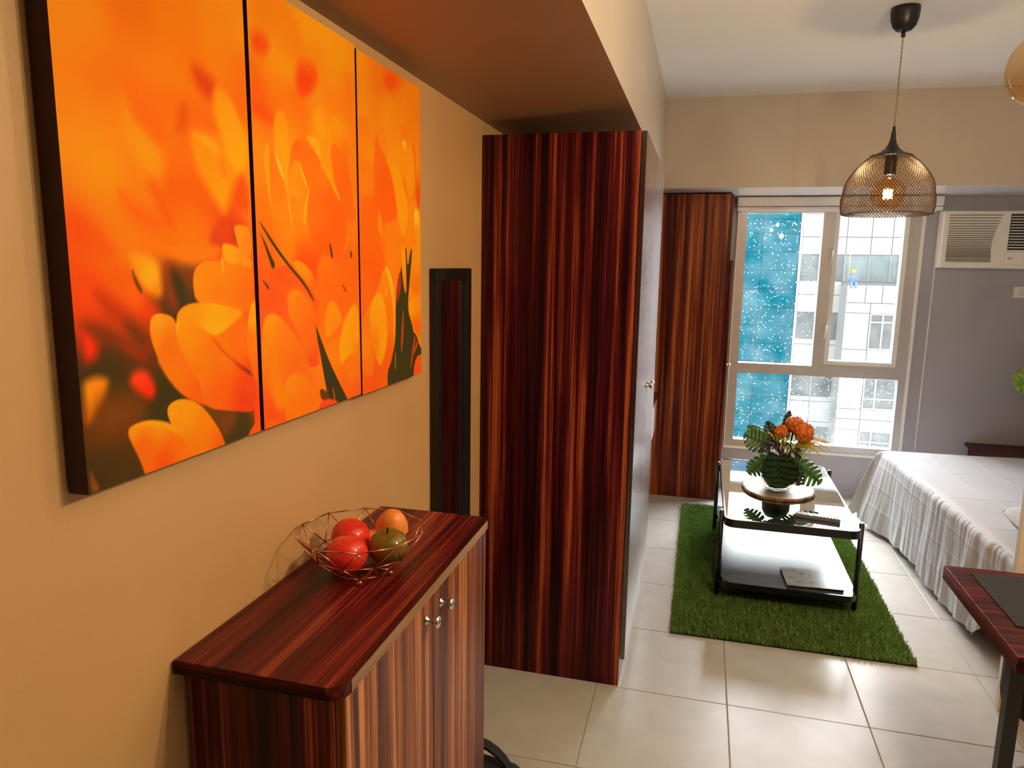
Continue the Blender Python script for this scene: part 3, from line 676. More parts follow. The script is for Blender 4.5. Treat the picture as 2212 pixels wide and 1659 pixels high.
def canvas(y0, y1, z0, z1, label):
    e = empty('canvas_print', (0.0, (y0 + y1) / 2, z0), label, 'wall art', 'three flower canvases in a row')
    box('stretched_canvas', .003, .0345, y0, y1, z0, z1, 'canvas_side', e)
    ny, nz = 201, 401
    yy, zz = np.meshgrid(np.linspace(y0 + .0004, y1 - .0004, ny), np.linspace(z0 + .0004, z1 - .0004, nz))
    Y = yy.ravel(); Z = zz.ravel()
    s = paint((Y + 1.892) * 1000, (Z - 1.33) * 1000)
    lin = np.where(s <= .04045, s / 12.92, ((s + .055) / 1.055) ** 2.4) * PRINT_GAIN
    me = bpy.data.meshes.new('print')
    V = np.stack([np.full_like(Y, .0352), Y, Z], 1)
    ii = (np.arange(nz - 1)[:, None] * ny + np.arange(ny - 1)[None, :]).ravel()
    Q = np.stack([ii, ii + 1, ii + ny + 1, ii + ny], 1)
    me.vertices.add(len(V)); me.vertices.foreach_set('co', V.astype(np.float32).ravel())
    me.loops.add(Q.size); me.loops.foreach_set('vertex_index', Q.astype(np.int32).ravel())
    me.polygons.add(len(Q)); me.polygons.foreach_set('loop_start', np.arange(0, Q.size, 4, dtype=np.int32))
    me.update(calc_edges=True)
    at = me.color_attributes.new('print', 'FLOAT_COLOR', 'POINT')
    at.data.foreach_set('color', np.concatenate([np.clip(lin, 0, 1), np.ones((len(lin), 1))], 1).astype(np.float32).ravel())
    link('print', me, 'flower_print', e)
canvas(-1.892, -1.495, 1.332, 2.128, 'orange crocus canvas nearest the camera, with dark soil at its lower left')
canvas(-1.484, -1.082, 1.332, 2.126, 'middle orange crocus canvas of the three on the wall')
canvas(-1.074, -.692, 1.328, 2.120, 'orange crocus canvas furthest from the camera, beside the narrow mirror')

# ------------------------------------------------------------------ wire fruit bowl and fruit
wb = empty('wire_bowl', (.147, -1.318, CT), 'rose gold geometric wire fruit bowl on the cabinet', 'bowl')
bc = (.147, -1.318)
def ringpts(r, z, off): return [(bc[0] + r * math.cos(2 * PI * (i + off) / 10), bc[1] + r * math.sin(2 * PI * (i + off) / 10), z) for i in range(10)]
R0 = ringpts(.134, CT + .098, .12); R1 = ringpts(.103, CT + .05, .62); R2 = ringpts(.064, CT + .013, .12)
wr = .0013
tubes('rim', [([R0[i], R0[(i + 1) % 10]], wr * 1.15) for i in range(10)], 'rose_gold', wb)
tubes('wire_lattice', [([R1[i], R1[(i + 1) % 10]], wr) for i in range(10)] + [([R0[i], R1[i]], wr) for i in range(10)] + [([R0[(i + 1) % 10], R1[i]], wr) for i in range(10)]
      + [([R1[i], R2[i]], wr) for i in range(10)] + [([R1[i], R2[(i + 1) % 10]], wr) for i in range(10)], 'rose_gold', wb)
tubes('base_ring', [([R2[i], R2[(i + 1) % 10]], wr * 1.2) for i in range(10)] + [([R2[i], R2[i + 5]], wr) for i in (0, 2)], 'rose_gold', wb)
for i in (0, 3, 5, 8):
    p = R2[i]; v, f = ball_vf((p[0], p[1], CT + .006), .006); pymesh('foot', v, f, 'rose_gold', wb, True)
def fruit(name, c, prof, mat, label, rot=None, stem=True, dimple=.006):
    e = empty(name, c, label, 'fruit', 'fruit in the wire bowl')
    body = lathe('flesh', prof, Vector(c), mat, e, 28, rot)
    if stem:
        M = rot if rot else Matrix.Identity(3)
        top = prof[-1][1]
        tube('stem', [Vector(c) + M @ Vector(p) for p in ((0, 0, top - .004), (.001, 0, top + .006), (.003, 0, top + .013))], [.0022, .002, .0026], 'fruit_stem', e, 6)
    return e
def applep(r, h):
    out = []
    for i in range(17):
        a = -PI / 2 + PI * i / 16
        rr = r * math.cos(a) * (1 + .06 * math.sin(a)); z = h * math.sin(a)
        d = math.exp(-(rr / (r * .28)) ** 2)
        z -= .16 * h * d * (1 if a > 0 else -.5)
        out.append((max(rr, 0), z))
    return out
fruit('red_fruit', (.098, -1.272, CT + .058), applep(.0425, .040), 'fruit_red', 'red round fruit at the back of the wire bowl beside the wall', Matrix.Rotation(.35, 3, 'Y'), False)
fruit('red_fruit', (.131, -1.352, CT + .053), applep(.0435, .041), 'fruit_red', 'glossy red round fruit at the front of the wire bowl', Matrix.Rotation(-.12, 3, 'X'), False)
fruit('apple', (.196, -1.290, CT + .054), applep(.0425, .039), 'fruit_olive', 'shiny olive brown apple with a dark stem in the wire bowl', Matrix.Rotation(.15, 3, 'X'), True)
pear = [(0, -.044), (.018, -.041), (.031, -.03), (.037, -.012), (.036, .006), (.030, .022), (.022, .034), (.012, .042), (0, .044)]
fruit('pear', (.170, -1.212, CT + .068), pear, 'fruit_orange', 'orange pear shaped fruit standing behind the apple in the bowl', Matrix.Rotation(.35, 3, 'X') @ Matrix.Rotation(.2, 3, 'Y'), False)
fruit('orange_fruit', (.140, -1.240, CT + .040), applep(.030, .028), 'fruit_orange', 'small orange fruit mostly hidden behind the red fruit and apple', None, False)

# ------------------------------------------------------------------ black bag on the floor
bg_ = empty('handbag', (.24, -.80, 0), 'black bag with a strap on the floor behind the cabinet', 'bag')
bm = bmesh.new(); add_box(bm, .09, .385, -.890, -.740, 0.0, .222, .025, 3)
for vv in bm.verts:
    if vv.co.z > .12: vv.co.y = -.8125 + (vv.co.y + .8125) * .55; vv.co.z -= .35 * max(0, vv.co.x - .27)
from_bm('bag_body', bm, 'black_fabric', bg_)
hp = [(.22 - .15 * math.cos(PI * i / 14), -.815 + .01 * math.sin(PI * i / 14), .13 + .130 * math.sin(PI * i / 14)) for i in range(15)]
V = []; F = []
for i, p in enumerate(hp):
    for dy, dz in ((-.017, -.003), (.017, -.003), (.017, .006), (-.017, .006)): V.append((p[0], p[1] + dy, p[2] + dz))
for i in range(14):
    for k in range(4): F.append((i * 4 + k, i * 4 + (k + 1) % 4, i * 4 + 4 + (k + 1) % 4, i * 4 + 4 + k))
pymesh('strap', V, F, 'black_fabric', bg_)

# ------------------------------------------------------------------ grass rug
rg = empty('grass_rug', (1.27, 1.42, 0), 'green artificial grass rug under the coffee table', 'rug')
RX0, RX1, RY0, RY1 = .762, 1.780, .495, 2.345
box('backing', RX0, RX1, RY0, RY1, 0.0005, .006, 'black_fabric', rg)
N = 120000
bx = rng.uniform(RX0, RX1, N); by = rng.uniform(RY0, RY1, N)
ang = rng.uniform(0, 2 * PI, N); hgt = rng.uniform(.016, .033, N); lean = rng.uniform(.002, .018, N); la = rng.uniform(0, 2 * PI, N) ; wd = rng.uniform(.0013, .0024, N)
px = np.cos(ang) * wd; py = np.sin(ang) * wd; lx = np.cos(la) * lean; ly = np.sin(la) * lean
P = np.zeros((N, 5, 3), np.float32)
P[:, 0] = np.stack([bx - px, by - py, np.full(N, .005)], 1); P[:, 1] = np.stack([bx + px, by + py, np.full(N, .005)], 1)
P[:, 2] = np.stack([bx + px * .8 + lx * .4, by + py * .8 + ly * .4, hgt * .6], 1); P[:, 3] = np.stack([bx - px * .8 + lx * .4, by - py * .8 + ly * .4, hgt * .6], 1)
P[:, 4] = np.stack([bx + lx, by + ly, hgt], 1)
me = bpy.data.meshes.new('grass_pile')
me.vertices.add(N * 5); me.vertices.foreach_set('co', P.ravel())
base = (np.arange(N) * 5)[:, None]
loops = (base + np.array([[0, 1, 2, 3, 3, 2, 4]])).astype(np.int32)
me.loops.add(N * 7); me.loops.foreach_set('vertex_index', loops.ravel())
me.polygons.add(N * 2); me.polygons.foreach_set('loop_start', np.stack([np.arange(N) * 7, np.arange(N) * 7 + 4], 1).astype(np.int32).ravel())
me.update(calc_edges=True)
tone = np.clip(rng.uniform(0, 1, N) * .75 + .25 * (np.sin(bx * 61 + 3 * np.sin(by * 37)) * np.sin(by * 53 + 2 * np.sin(bx * 41)) * .5 + .5), 0, 1)[:, None]
ca = np.array([.045, .13, .014]) * (1 - tone) + np.array([.27, .40, .10]) * tone
c5 = np.repeat(np.concatenate([ca, np.ones((N, 1))], 1), 5, axis=0).astype(np.float32)
at = me.color_attributes.new('tone', 'FLOAT_COLOR', 'POINT'); at.data.foreach_set('color', c5.ravel())
tag(link('grass_pile', me, 'grass', rg), kind='stuff')

# ------------------------------------------------------------------ coffee table
ct = empty('coffee_table', (1.29, 1.40, 0), 'black two-tier coffee table with a mirror-like glass top on the grass rug', 'coffee table')
TX0, TX1, TY0, TY1 = .983, 1.594, .828, 1.985
o_ = rrect(TX0, TX1, TY0, TY1, .05); i_ = rrect(TX0 + .008, TX1 - .008, TY0 + .008, TY1 - .008, .043)
prism('glass_top', rrect(TX0 + .007, TX1 - .007, TY0 + .007, TY1 - .007, .044), .434, .450, 'black_glass', ct)
ring_prism('top_rim', o_, i_, .412, .4525, 'black_rim', ct)
prism('lower_shelf', rrect(TX0 + .012, TX1 + .004, TY0 + .007, TY1 - .007, .044), .118, .131, 'black_gloss_wood', ct)
ring_prism('shelf_rim', rrect(TX0 + .006, TX1 + .010, TY0, TY1, .05), rrect(TX0 + .014, TX1 + .003, TY0 + .008, TY1 - .008, .043), .102, .1325, 'black_rim', ct)
for x in (.971, 1.606):
    for y in (.912, 1.84):
        lg = tube('leg', [(x, y, .0335), (x, y, .466)], .012, 'black_metal', ct, 12)
        xs_ = (x + .003, TX0 + .004) if x < 1.2 else (TX1 - .004, x - .003)
        box('bracket', xs_[0], xs_[1], y - .006, y + .006, .415, .440, 'black_metal', lg)
        box('bracket', xs_[0], xs_[1] + (.006 if x < 1.2 else 0), y - .006, y + .006, .106, .128, 'black_metal', lg)
# remote
rc = empty('remote_control', (1.418, .965, .4505), 'grey remote control on the glass coffee table', 'remote')
ra = math.atan2(-.036, .199)
def rmat(c, a): return Matrix.Translation(c) @ Matrix.Rotation(a, 4, 'Z')
def rbox(name, M, b, mat, parent, bevel=0.0):
    bm = bmesh.new()
    for q in b: add_box(bm, *q, bevel=bevel)
    bmesh.ops.transform(bm, matrix=M, verts=bm.verts); return from_bm(name, bm, mat, parent)
RM = rmat((1.418, .962, .4525), ra)
rbox('remote_body', RM, [(-.102, .102, -.022, .022, 0, .017)], 'remote_grey', rc, .004)
tag(rbox('remote_buttons', RM, [(x - .0045, x + .0045, y - .0045, y + .0045, .0165, .0195) for x in np.linspace(-.088, .088, 13) for y in (-.012, 0, .012) if abs(x + .03) > .008], 'remote_button', rc), kind='stuff')
# magazine
mg = empty('magazine', (1.41, .97, .131), 'closed magazine with a grey marbled cover on the lower shelf', 'magazine')
MM = rmat((1.412, .968, .1318), .06)
rbox('pages', MM, [(-.126, .128, -.107, .107, .001, .011)], 'black_metal', mg)
rbox('cover', MM, [(-.128, .130, -.109, .109, .011, .0135)], 'magazine_cover', mg)
# wood slice
ws = empty('wood_slice', (1.285, 1.395, .4505), 'live edge wood slice under the flower pot', 'coaster')
def wobble(r, n=56): return [(1.275 + r * .92 * (1 + .025 * math.sin(3 * t + 1) + .012 * math.sin(9 * t)) * math.cos(t), 1.40 + r * 1.05 * (1 + .02 * math.sin(2 * t) + .012 * math.sin(11 * t)) * math.sin(t)) for t in [2 * PI * i / n for i in range(n)]]
prism('bark', wobble(.206), .4527, .464, 'wood_slice_bark', ws, .003)
prism('slice_face', wobble(.197), .462, .4652, 'wood_rings', ws)

# ------------------------------------------------------------------ leaves
def lerp(a, b, t): return a + (b - a) * t
def monstera_vf(L, W, lobes=6, gap=.24, droop=.25, cut=.45):
    """heart shaped leaf with slots; base at 0, tip at +Y, normal +Z"""
    V = []; F = []; vein = []
    def width(t): return W * (math.sin(PI * min(1, t * .92 + .10)) ** .75) * (1 - .25 * t)
    def pt(t, s, side):
        ww = width(t); x = side * s * ww; y = t * L + .30 * s * ww - .22 * L * s * max(0, .35 - t) * 2.2
        z = -droop * (s * ww) ** 2 / W - droop * .5 * (y ** 2) / L + .03 * L * math.sin(s * 2.2)
        return (x, y, z)
    for side in (-1, 1):
        for k in range(lobes):
            t0, t1 = k / lobes * .96, (k + 1) / lobes * .96
            b = len(V); ns, nt_ = 7, 4
            for i in range(ns):
                s = i / (ns - 1)
                g = gap * max(0, (s - cut) / (1 - cut)) ** .6
                for j in range(nt_):
                    u = j / (nt_ - 1); tt = lerp(t0, t1, lerp(g * .5, 1 - g * .5, u))
                    ss = s * (1 - (.10 * (2 * u - 1) ** 2 if i == ns - 1 else 0))
                    V.append(pt(tt, ss, side))
            for i in range(ns - 1):
                for j in range(nt_ - 1):
                    a = b + i * nt_ + j; q = (a, a + 1, a + nt_ + 1, a + nt_)
                    F.append(q if side > 0 else q[::-1])
    rib = [pt(t, 0, 1) for t in np.linspace(0, .98, 8)]
    ribs = [rib] + [[pt((k + .5) / lobes * .96, s, sd2) for s in (0, .3, .6, .85)] for k in range(lobes) for sd2 in (-1, 1)]
    return V, F, ribs
def leaf(name, base, ydir, ndir, L, W, mat, parent, veins=None, **kw):
    V, F, ribs = monstera_vf(L, W, **kw)
    y = Vector(ydir).normalized(); n = Vector(ndir); n = (n - y * n.dot(y)).normalized(); x = y.cross(n)
    M = Matrix((x, y, n)).transposed().to_4x4(); M.translation = Vector(base)
    o = pymesh(name, [M @ Vector(v) for v in V], F, mat, parent, True)
    so_ = o.modifiers.new('thickness', 'SOLIDIFY'); so_.thickness = .0012
    tubes('midrib', [([M @ (Vector(p) + Vector((0, 0, .0006))) for p in r], .0011 if i == 0 else .0005) for i, r in enumerate(ribs)], veins or mat, o, 5)
    return o
# ------------------------------------------------------------------ flower arrangement
FC = Vector((1.268, 1.365, .4655))
fa = empty('flower_arrangement', FC, 'artificial arrangement of orange blooms and split leaves on the coffee table', 'flowers')
def fp(x, z, y=0.0): return FC + Vector((x, y, z))
lathe('vase', [(0, 0), (.045, 0), (.070, .012), (.086, .045), (.084, .085), (.066, .125), (.055, .14), (.060, .150)], FC, 'vase_glass', fa, 28)
lathe('vase_filling', [(0, .014), (.05, .016), (.074, .05), (.072, .085), (.055, .12), (.0, .135)], FC, 'leaf_dark', fa, 20)
leaf('leaf', fp(-.01, .20, -.055), (0.0, -.42, -1.0), (0, -1, .25), .185, .115, 'leaf_dark', fa, 'leaf_mid', gap=.10, cut=.75, droop=-.9)
leaf('leaf', fp(-.05, .235, .0), (-1, -.1, .42), (-.1, -.85, .55), .155, .078, 'leaf_mid', fa, 'leaf_dark', lobes=7, gap=.34, cut=.3)
leaf('leaf', fp(-.07, .255, .03), (-.75, .2, .62), (.2, -.75, .6), .130, .055, 'leaf_mid', fa, 'leaf_dark', gap=.3)
leaf('leaf', fp(-.065, .17, -.02), (-.72, -.25, -.62), (-.3, -.85, .4), .135, .062, 'leaf_mid', fa, 'leaf_dark', gap=.28)
leaf('leaf', fp(.07, .17, -.02), (.85, -.25, -.55), (.25, -.75, .6), .185, .088, 'leaf_mid', fa, 'leaf_dark', lobes=7, gap=.34, cut=.3)
leaf('leaf', fp(.05, .16, -.05), (.4, -.6, -.75), (.25, -.85, .3), .13, .06, 'leaf_dark', fa, 'leaf_mid', gap=.25)
leaf('leaf', fp(-.02, .24, .06), (-.35, .2, .9), (.2, -.95, .1), .13, .045, 'leaf_dark', fa, 'leaf_mid', gap=.15)
leaf('leaf', fp(.03, .28, .05), (.05, .25, 1), (-.5, -.85, .1), .15, .035, 'leaf_dark', fa, 'leaf_mid', gap=.1)
def bloom(c, r, n, axis):
    V = []; F = []
    ax = Vector(axis).normalized(); q = Vector((0, 0, 1)).rotation_difference(ax)
    for k in range(n):
        u = (k + .5) / n; th = math.acos(1 - 1.35 * u); ph = k * 2.39996
        rad = r * (.35 + .65 * u ** .35) * random.uniform(.9, 1.1)
        d = Vector((math.sin(th) * math.cos(ph), math.sin(th) * math.sin(ph), math.cos(th)))
        e1 = Vector((-math.sin(ph), math.cos(ph), 0)); e2 = d.cross(e1)
        wv, hv = r * random.uniform(.36, .5), r * random.uniform(.34, .46); b = len(V); tw = random.uniform(-.5, .5)
        for i in range(4):
            for j in range(5):
                a = (j / 4 - .5) * 2; h = i / 3
                pos = d * (rad * (.45 + .55 * h)) + e1 * (a * wv * (.35 + .65 * h)) - e2 * (hv * (h - .4)) + d * (.10 * r * math.sin(j * 2.3 + k) * h) - d * (.12 * r * a * a * h)
                pos += e1 * tw * .15 * r * h
                V.append(c + q @ pos)
        for i in range(3):
            for j in range(4):
                a = b + i * 5 + j; F.append((a, a + 1, a + 6, a + 5))
    return V, F
def bloom_obj(c, r, n, axis):
    V, F = bloom(c, r, n, axis); o = pymesh('bloom', V, F, 'petal_orange', fa, True)
    s = o.modifiers.new('thickness', 'SOLIDIFY'); s.thickness = .0008
    st = FC + Vector((.02, 0, .16)); tube('bloom_stem', [c - Vector(axis).normalized() * r * .2, (c + st) / 2 + Vector((.01, 0, -.01)), st], [.009, .004, .004], 'leaf_dark', o, 6)
bloom_obj(fp(.062, .372, .0), .052, 46, (-.1, -.4, .9))
bloom_obj(fp(.112, .330, -.03), .058, 54, (.45, -.75, .45))
bloom_obj(fp(-.005, .325, -.02), .040, 34, (-.5, -.6, .5))
def arc(p0, p1, sag, n=9, wig=0.0):
    p0 = Vector(p0); p1 = Vector(p1)
    return [p0.lerp(p1, i / n) + Vector((0, 0, sag * math.sin(PI * i / n))) + Vector((wig * math.sin(i * 1.7), wig * math.cos(i * 2.1), 0)) for i in range(n + 1)]
for k in range(13):
    a = random.uniform(-.3, .5); e = fp(.15 + .10 * random.random(), .20 + .10 * random.random() - .03 * k / 13, -.06 + .12 * random.random())
    tube('yellow_sprig', arc(fp(.05, .20, 0), e, .05, 9, .003), [.0015 + .0032 * math.sin(PI * min(1, .25 + i / 12)) for i in range(10)], 'petal_yellow', fa, 6)
for k in range(4):
    tube('yellow_sprig', arc(fp(0, .2, -.02), fp(-.07 + .04 * k, .30 + .02 * random.random(), -.03), .02, 7, .003), [.0015 + .003 * math.sin(PI * i / 8) for i in range(8)], 'petal_yellow', fa, 6)
for k in range(8):
    e = fp(-.13 + .18 * random.random(), .20 + .10 * random.random(), -.10 + .08 * random.random())
    tube('purple_sprig', arc(fp(.0, .19, -.02), e, .05, 10, .005), [.002 + .0035 * math.sin(PI * i / 11) for i in range(11)], 'stem_purple', fa, 6)
for k in range(6):
    e = fp(.08 + .06 * random.random(), .17 + .06 * random.random(), -.07 + .05 * random.random())
    tube('purple_sprig', arc(fp(.03, .19, -.03), e, .03, 8, .005), [.002 + .003 * math.sin(PI * i / 9) for i in range(9)], 'stem_purple', fa, 6)
V = []; F = []
for k in range(280):
    g = random.choice([(.03, .26), (.10, .25), (.12, .22), (.05, .22), (.0, .28)])
    c = fp(g[0] + random.gauss(0, .022), g[1] + random.gauss(0, .02), -.05 + random.gauss(0, .025))
    v, f = ball_vf(c, random.uniform(.0022, .0042), len(V), 7, 5); V += v; F += f
tag(pymesh('green_berries', V, F, 'berry_green', fa, True), kind='stuff')

# ------------------------------------------------------------------ bed
bd_ = empty('bed', (2.75, 1.4, 0), 'low bed with pale fabric base under the white sheet', 'bed')
BA = -0.045   # the bed stands slightly turned
BM = Matrix.Translation((2.03, 2.28, 0)) @ Matrix.Rotation(0.058, 4, 'Z')     # local: x across from left edge, y negative towards camera
def bbox_(name, b, mat, bevel):
    bm = bmesh.new(); add_box(bm, *b, bevel=bevel, seg=3); bmesh.ops.transform(bm, matrix=BM, verts=bm.verts); return from_bm(name, bm, mat, bd_, True)
bbox_('bed_base', (.02, 1.40, -1.84, -.02, .035, .27), 'bed_fabric', .03)
bbox_('mattress', (.0, 1.40, -1.84, .0, .27, .50), 'sheet', .05)
for x in (.08, 1.3):
    for y in (-1.76, -.1):
        bbox_('leg', (x - .03, x + .03, y - .03, y + .03, .0, .04), 'black_metal', .004)
def sheet_obj():
    hang, e = .492, .0
    nv, nu = 330, 240
    ys = np.linspace(-1.80, .46, nv)            # beyond 0 hangs down the far end
    xs = np.concatenate([np.linspace(-hang, 0, 76)[:-1], np.linspace(0, 1.30, 130)])
    V = []; F = []
    R = .045
    def prof(a):
        """a>0: length hanging past an edge; returns outward, down with a rounded shoulder"""
        if a <= 0: return 0.0, 0.0
        q = R * PI / 2
        if a < q: t = a / R; return R * math.sin(t), R * (1 - math.cos(t))
        return R + .012 * (a - q) / .4, R + (a - q)
    for y in ys:
        for x in xs:
            a = max(0.0, -x); b = max(0.0, y)
            hem = 1.0
            oa, da = prof(a); ob, db = prof(b)
            down = max(da, db); out = Vector((-oa, ob, 0))
            if a > 0 and b > 0:
                mn = min(a, b); out += Vector((-.30 * mn, .12 * mn, 0))
            px_, py_ = max(x, 0.0), min(y, 0.0)
            # the far corner flares out to the left
            fl_ = max(0.0, 1 - abs(y + .02) / .28) * max(0.0, a - .05) * .20
            out.x -= fl_
            h = min(1.0, a / hang)
            n1 = noise.noise(Vector((y * 9.0, a * 1.4, 3.1))); n2 = noise.noise(Vector((y * 22.0, a * 2.2, 7.7))); n3 = noise.noise(Vector((y * 4.0, a * 9.0, 1.7)))
            near = max(0.0, min(1.0, (-y - .7) / .8))
            if a > .03:
                amp = (.004 + .011 * h) * (1 + 1.5 * near)
                n4 = noise.noise(Vector((y * 70.0, a * 5.0, 5.5)))
                out.x += -(n1 * amp + n2 * amp * .5 + n3 * .003 + n4 * .0022 * (1 + near))
                for cz in (.12, .245, .37):                      # pressed fold lines
                    out.x -= .0022 * math.exp(-((a - cz) / .005) ** 2)
                for cy in (-.32, -.62, -.98, -1.35):
                    out.x -= .0025 * math.exp(-((y - cy - .04 * math.sin(a * 5)) / .007) ** 2)
                for cy, s_ in ((-.47, 1), (-.80, -1), (-1.1, 1), (-1.24, -1), (-1.5, 1.6)):
                    out.x -= s_ * .010 * h * math.exp(-((y - cy - .10 * (a - .2)) / .028) ** 2)
            zt = .507
            if a == 0 and b == 0:
                zt += .006 * noise.noise(Vector((x * 3, y * 3, .5))) + .003 * noise.noise(Vector((x * 9 + y * 5, y * 3 - x * 2, 4.5)))
                for cx in (.22, .46, .72, 1.0):
                    zt += .0035 * math.exp(-((x - cx - .03 * math.sin(y * 3)) / .007) ** 2)
                for cy in (-.45, -.95, -1.4):
                    zt += .0025 * math.exp(-((y - cy) / .007) ** 2)
            z = zt - down
            if a > .3:
                z += (.012 * noise.noise(Vector((y * 6, 0, 9))) + .010 * math.sin(y * 7.0)) * (a - .3) / .155
                z += .16 * max(0.0, min(1.0, (-y - 1.52) / .22)) * (a - .3) / .155
            V.append(BM @ Vector((px_ + out.x, py_ + out.y, max(z, .012))))
    nx = len(xs)
    for i in range(nv - 1):
        for j in range(nx - 1):
            F.append((i * nx + j, i * nx + j + 1, (i + 1) * nx + j + 1, (i + 1) * nx + j))
    o = pymesh('bed_sheet', V, F, 'sheet', None, True)
    s = o.modifiers.new('thickness', 'SOLIDIFY'); s.thickness = .0015; s.offset = 1
    tag(o, 'creased white bed sheet draped over the bed edge', 'bed sheet')
sheet_obj()
# pillow
bm = bmesh.new(); bmesh.ops.create_grid(bm, x_segments=26, y_segments=20, size=1.0)
pv = []
for s in (1, -1):
    for v in bm.verts:
        u, t = v.co.x, v.co.y
        th = (max(0, 1 - u ** 4) * max(0, 1 - t ** 4)) ** .5
        pv.append((u * .30 * (1 - .05 * t * t), t * .20 * (1 - .06 * u * u), s * .062 * th + .006 * noise.noise(Vector((u * 3, t * 3, s))) * th))
fs = [[v.index for v in f.verts] for f in bm.faces]; nb = len(bm.verts); bm.free()
PMx = Matrix.Translation((2.46, .72, .585)) @ Matrix.Rotation(.15, 4, 'Z') @ Matrix.Rotation(.10, 4, 'X')
pl = empty('pillow', (2.46, .72, .51), 'white pillow at the near end of the bed', 'pillow')
pymesh('pillow_case', [PMx @ Vector(p) for p in pv], fs + [[i + nb for i in f][::-1] for f in fs], 'sheet', pl, True)
tubes('seam', [([PMx @ Vector((.30 * a * (1 - .05 * b * b), .20 * b * (1 - .06 * a * a), 0)) for a, b in e_], .003) for e_ in
     ([(-1, -1 + i / 6) for i in range(13)], [(1, -1 + i / 6) for i in range(13)], [(-1 + i / 6, -1) for i in range(13)], [(-1 + i / 6, 1) for i in range(13)])], 'sheet', pl)

# ------------------------------------------------------------------ divider panel
dp = empty('divider_panel', (2.3, .23, 0), 'cream upright divider panel between the bed and the dining table', 'panel')
box('board', 1.978, 2.75, .214, .246, .012, 1.95, 'panel_cream', dp, .003)
for x in (2.2, 2.55): box('panel_foot', x, x + .06, .216, .244, 0, .013, 'black_metal', dp)
# ------------------------------------------------------------------ nightstand and its plant
ns_ = empty('nightstand', (2.95, 2.7, 0), 'low reddish wood nightstand between the bed and the grey wall', 'nightstand')
box('top', 2.645, 3.30, 2.45, 2.90, .445, .467, 'wood_x', ns_, .002)
box('body', 2.665, 3.28, 2.47, 2.88, .06, .445, 'wood_x', ns_, .002)
box('plinth', 2.69, 3.26, 2.50, 2.86, 0, .06, 'black_metal', ns_)
pt_ = empty('potted_plant', (3.02, 2.72, .467), 'lime green split leaf plant on the nightstand below the outlet', 'plant')
lathe('pot', [(0, 0), (.05, 0), (.06, .02), (.072, .12), (.075, .13), (.068, .13), (.06, .11), (0, .10)], Vector((3.02, 2.72, .467)), 'white_plastic', pt_, 24)
for (bx_, bz_, dx_, dz_, L_, W_, yy_) in ((2.99, .98, -.78, -.32, .19, .11, 2.70), (3.05, .95, .7, .1, .2, .1, 2.75), (3.02, 1.05, .1, .8, .2, .1, 2.74)):
    tube('leaf_stem', arc((3.02, 2.72, .57), (bx_, yy_, bz_), .02, 6), .003, 'leaf_mid', pt_, 6)
    leaf('leaf', (bx_, yy_, bz_), (dx_, -.15, dz_), (-.1, -.9, .35), L_, W_, 'leaf_lime', pt_, 'leaf_vein', lobes=5, gap=.16, cut=.12)

# ------------------------------------------------------------------ dining table, placemat, stool
dt = empty('dining_table', (1.95, -.545, 0), 'dark red wood dining table with black metal legs at the right edge', 'table')
box('tabletop', 1.588, 2.42, -.822, -.268, .708, .750, 'wood_x', dt, .002)
box('edge_band', 1.5865, 1.588, -.820, -.270, .709, .749, 'wood_edge_dark' if 'wood_edge_dark' in MATS else 'wood_y', dt)
for x, y in ((1.592, -.785), (2.37, -.785), (2.20, -.315), (2.37, -.315)):
    box('leg', x, x + .032, y, y + .032, 0.0, .708, 'black_metal', dt, .002)
boxes('apron', [(1.63, 2.37, -.775, -.755, .66, .708)], 'black_metal', dt)
pm = prism('placemat', rrect(1.645, 2.09, -.655, -.315, .004, 2), .7505, .7535, 'placemat_weave')
tag(pm, 'black woven placemat on the dining table', 'placemat')
st = empty('stool', (2.0, -.20, 0), 'round black upholstered stool under the dining table', 'stool')
lathe('seat_cushion', [(0, .265), (.147, .265), (.160, .275), (.165, .30), (.165, .43), (.158, .452), (.14, .462), (0, .468)], Vector((1.99, -.19, 0)), 'black_fabric', st, 32)
lathe('pedestal', [(0, .012), (.025, .012), (.025, .27), (0, .27)], Vector((2.0, -.20, 0)), 'black_metal', st, 16)
lathe('foot_plate', [(0, 0), (.12, 0), (.12, .006), (.03, .016), (0, .016)], Vector((2.0, -.20, 0)), 'black_metal', st, 24)

# ------------------------------------------------------------------ mesh pendant lamp
LX, LY = 1.547, .768
pd = empty('pendant_lamp', (LX, LY, 1.87), 'bronze wire mesh dome pendant lamp with a lit bulb', 'lamp')
lathe('ceiling_cup', [(0, -.092), (.012, -.092), (.030, -.086), (.044, -.070), (.052, -.045), (.055, -.015), (.054, 0), (0, 0)], Vector((LX, LY, ZC)), 'black_metal', pd, 28)
tube('cup_gland', [(LX, LY, ZC - .088), (LX, LY, ZC - .112)], .008, 'black_metal', pd, 10)
tubes('cord', [([(LX + .0022 * math.cos(i * .9 + p), LY + .0022 * math.sin(i * .9 + p), ZC - .11 - i * (ZC - .11 - 2.228) / 60) for i in range(61)], .0016) for p in (0, PI)], 'cable', pd, 5)
lathe('neck', [(0, .115), (.005, .115), (.0065, .095), (.009, .088), (.0105, .066), (.016, .046), (.028, .026), (.046, .012), (.064, .003), (.079, -.004), (.077, -.006), (0, .01)], Vector((LX, LY, 2.117)), 'black_metal', pd, 32)
prof = []
def shade_r(z):       # z from 0 (top, 2.113) to 1 (rim, 1.876)
    return .078 + .096 * math.sin(min(1, z / .62) * PI / 2) ** .9 if z < .62 else .174 + .006 * math.sin((z - .62) / .38 * PI)
zs = np.linspace(0, 1, 26)
def shade_pt(z, th):
    if z <= 1: return (LX + shade_r(z) * math.cos(th), LY + shade_r(z) * math.sin(th), 2.113 - .237 * z)
V = []; F = []
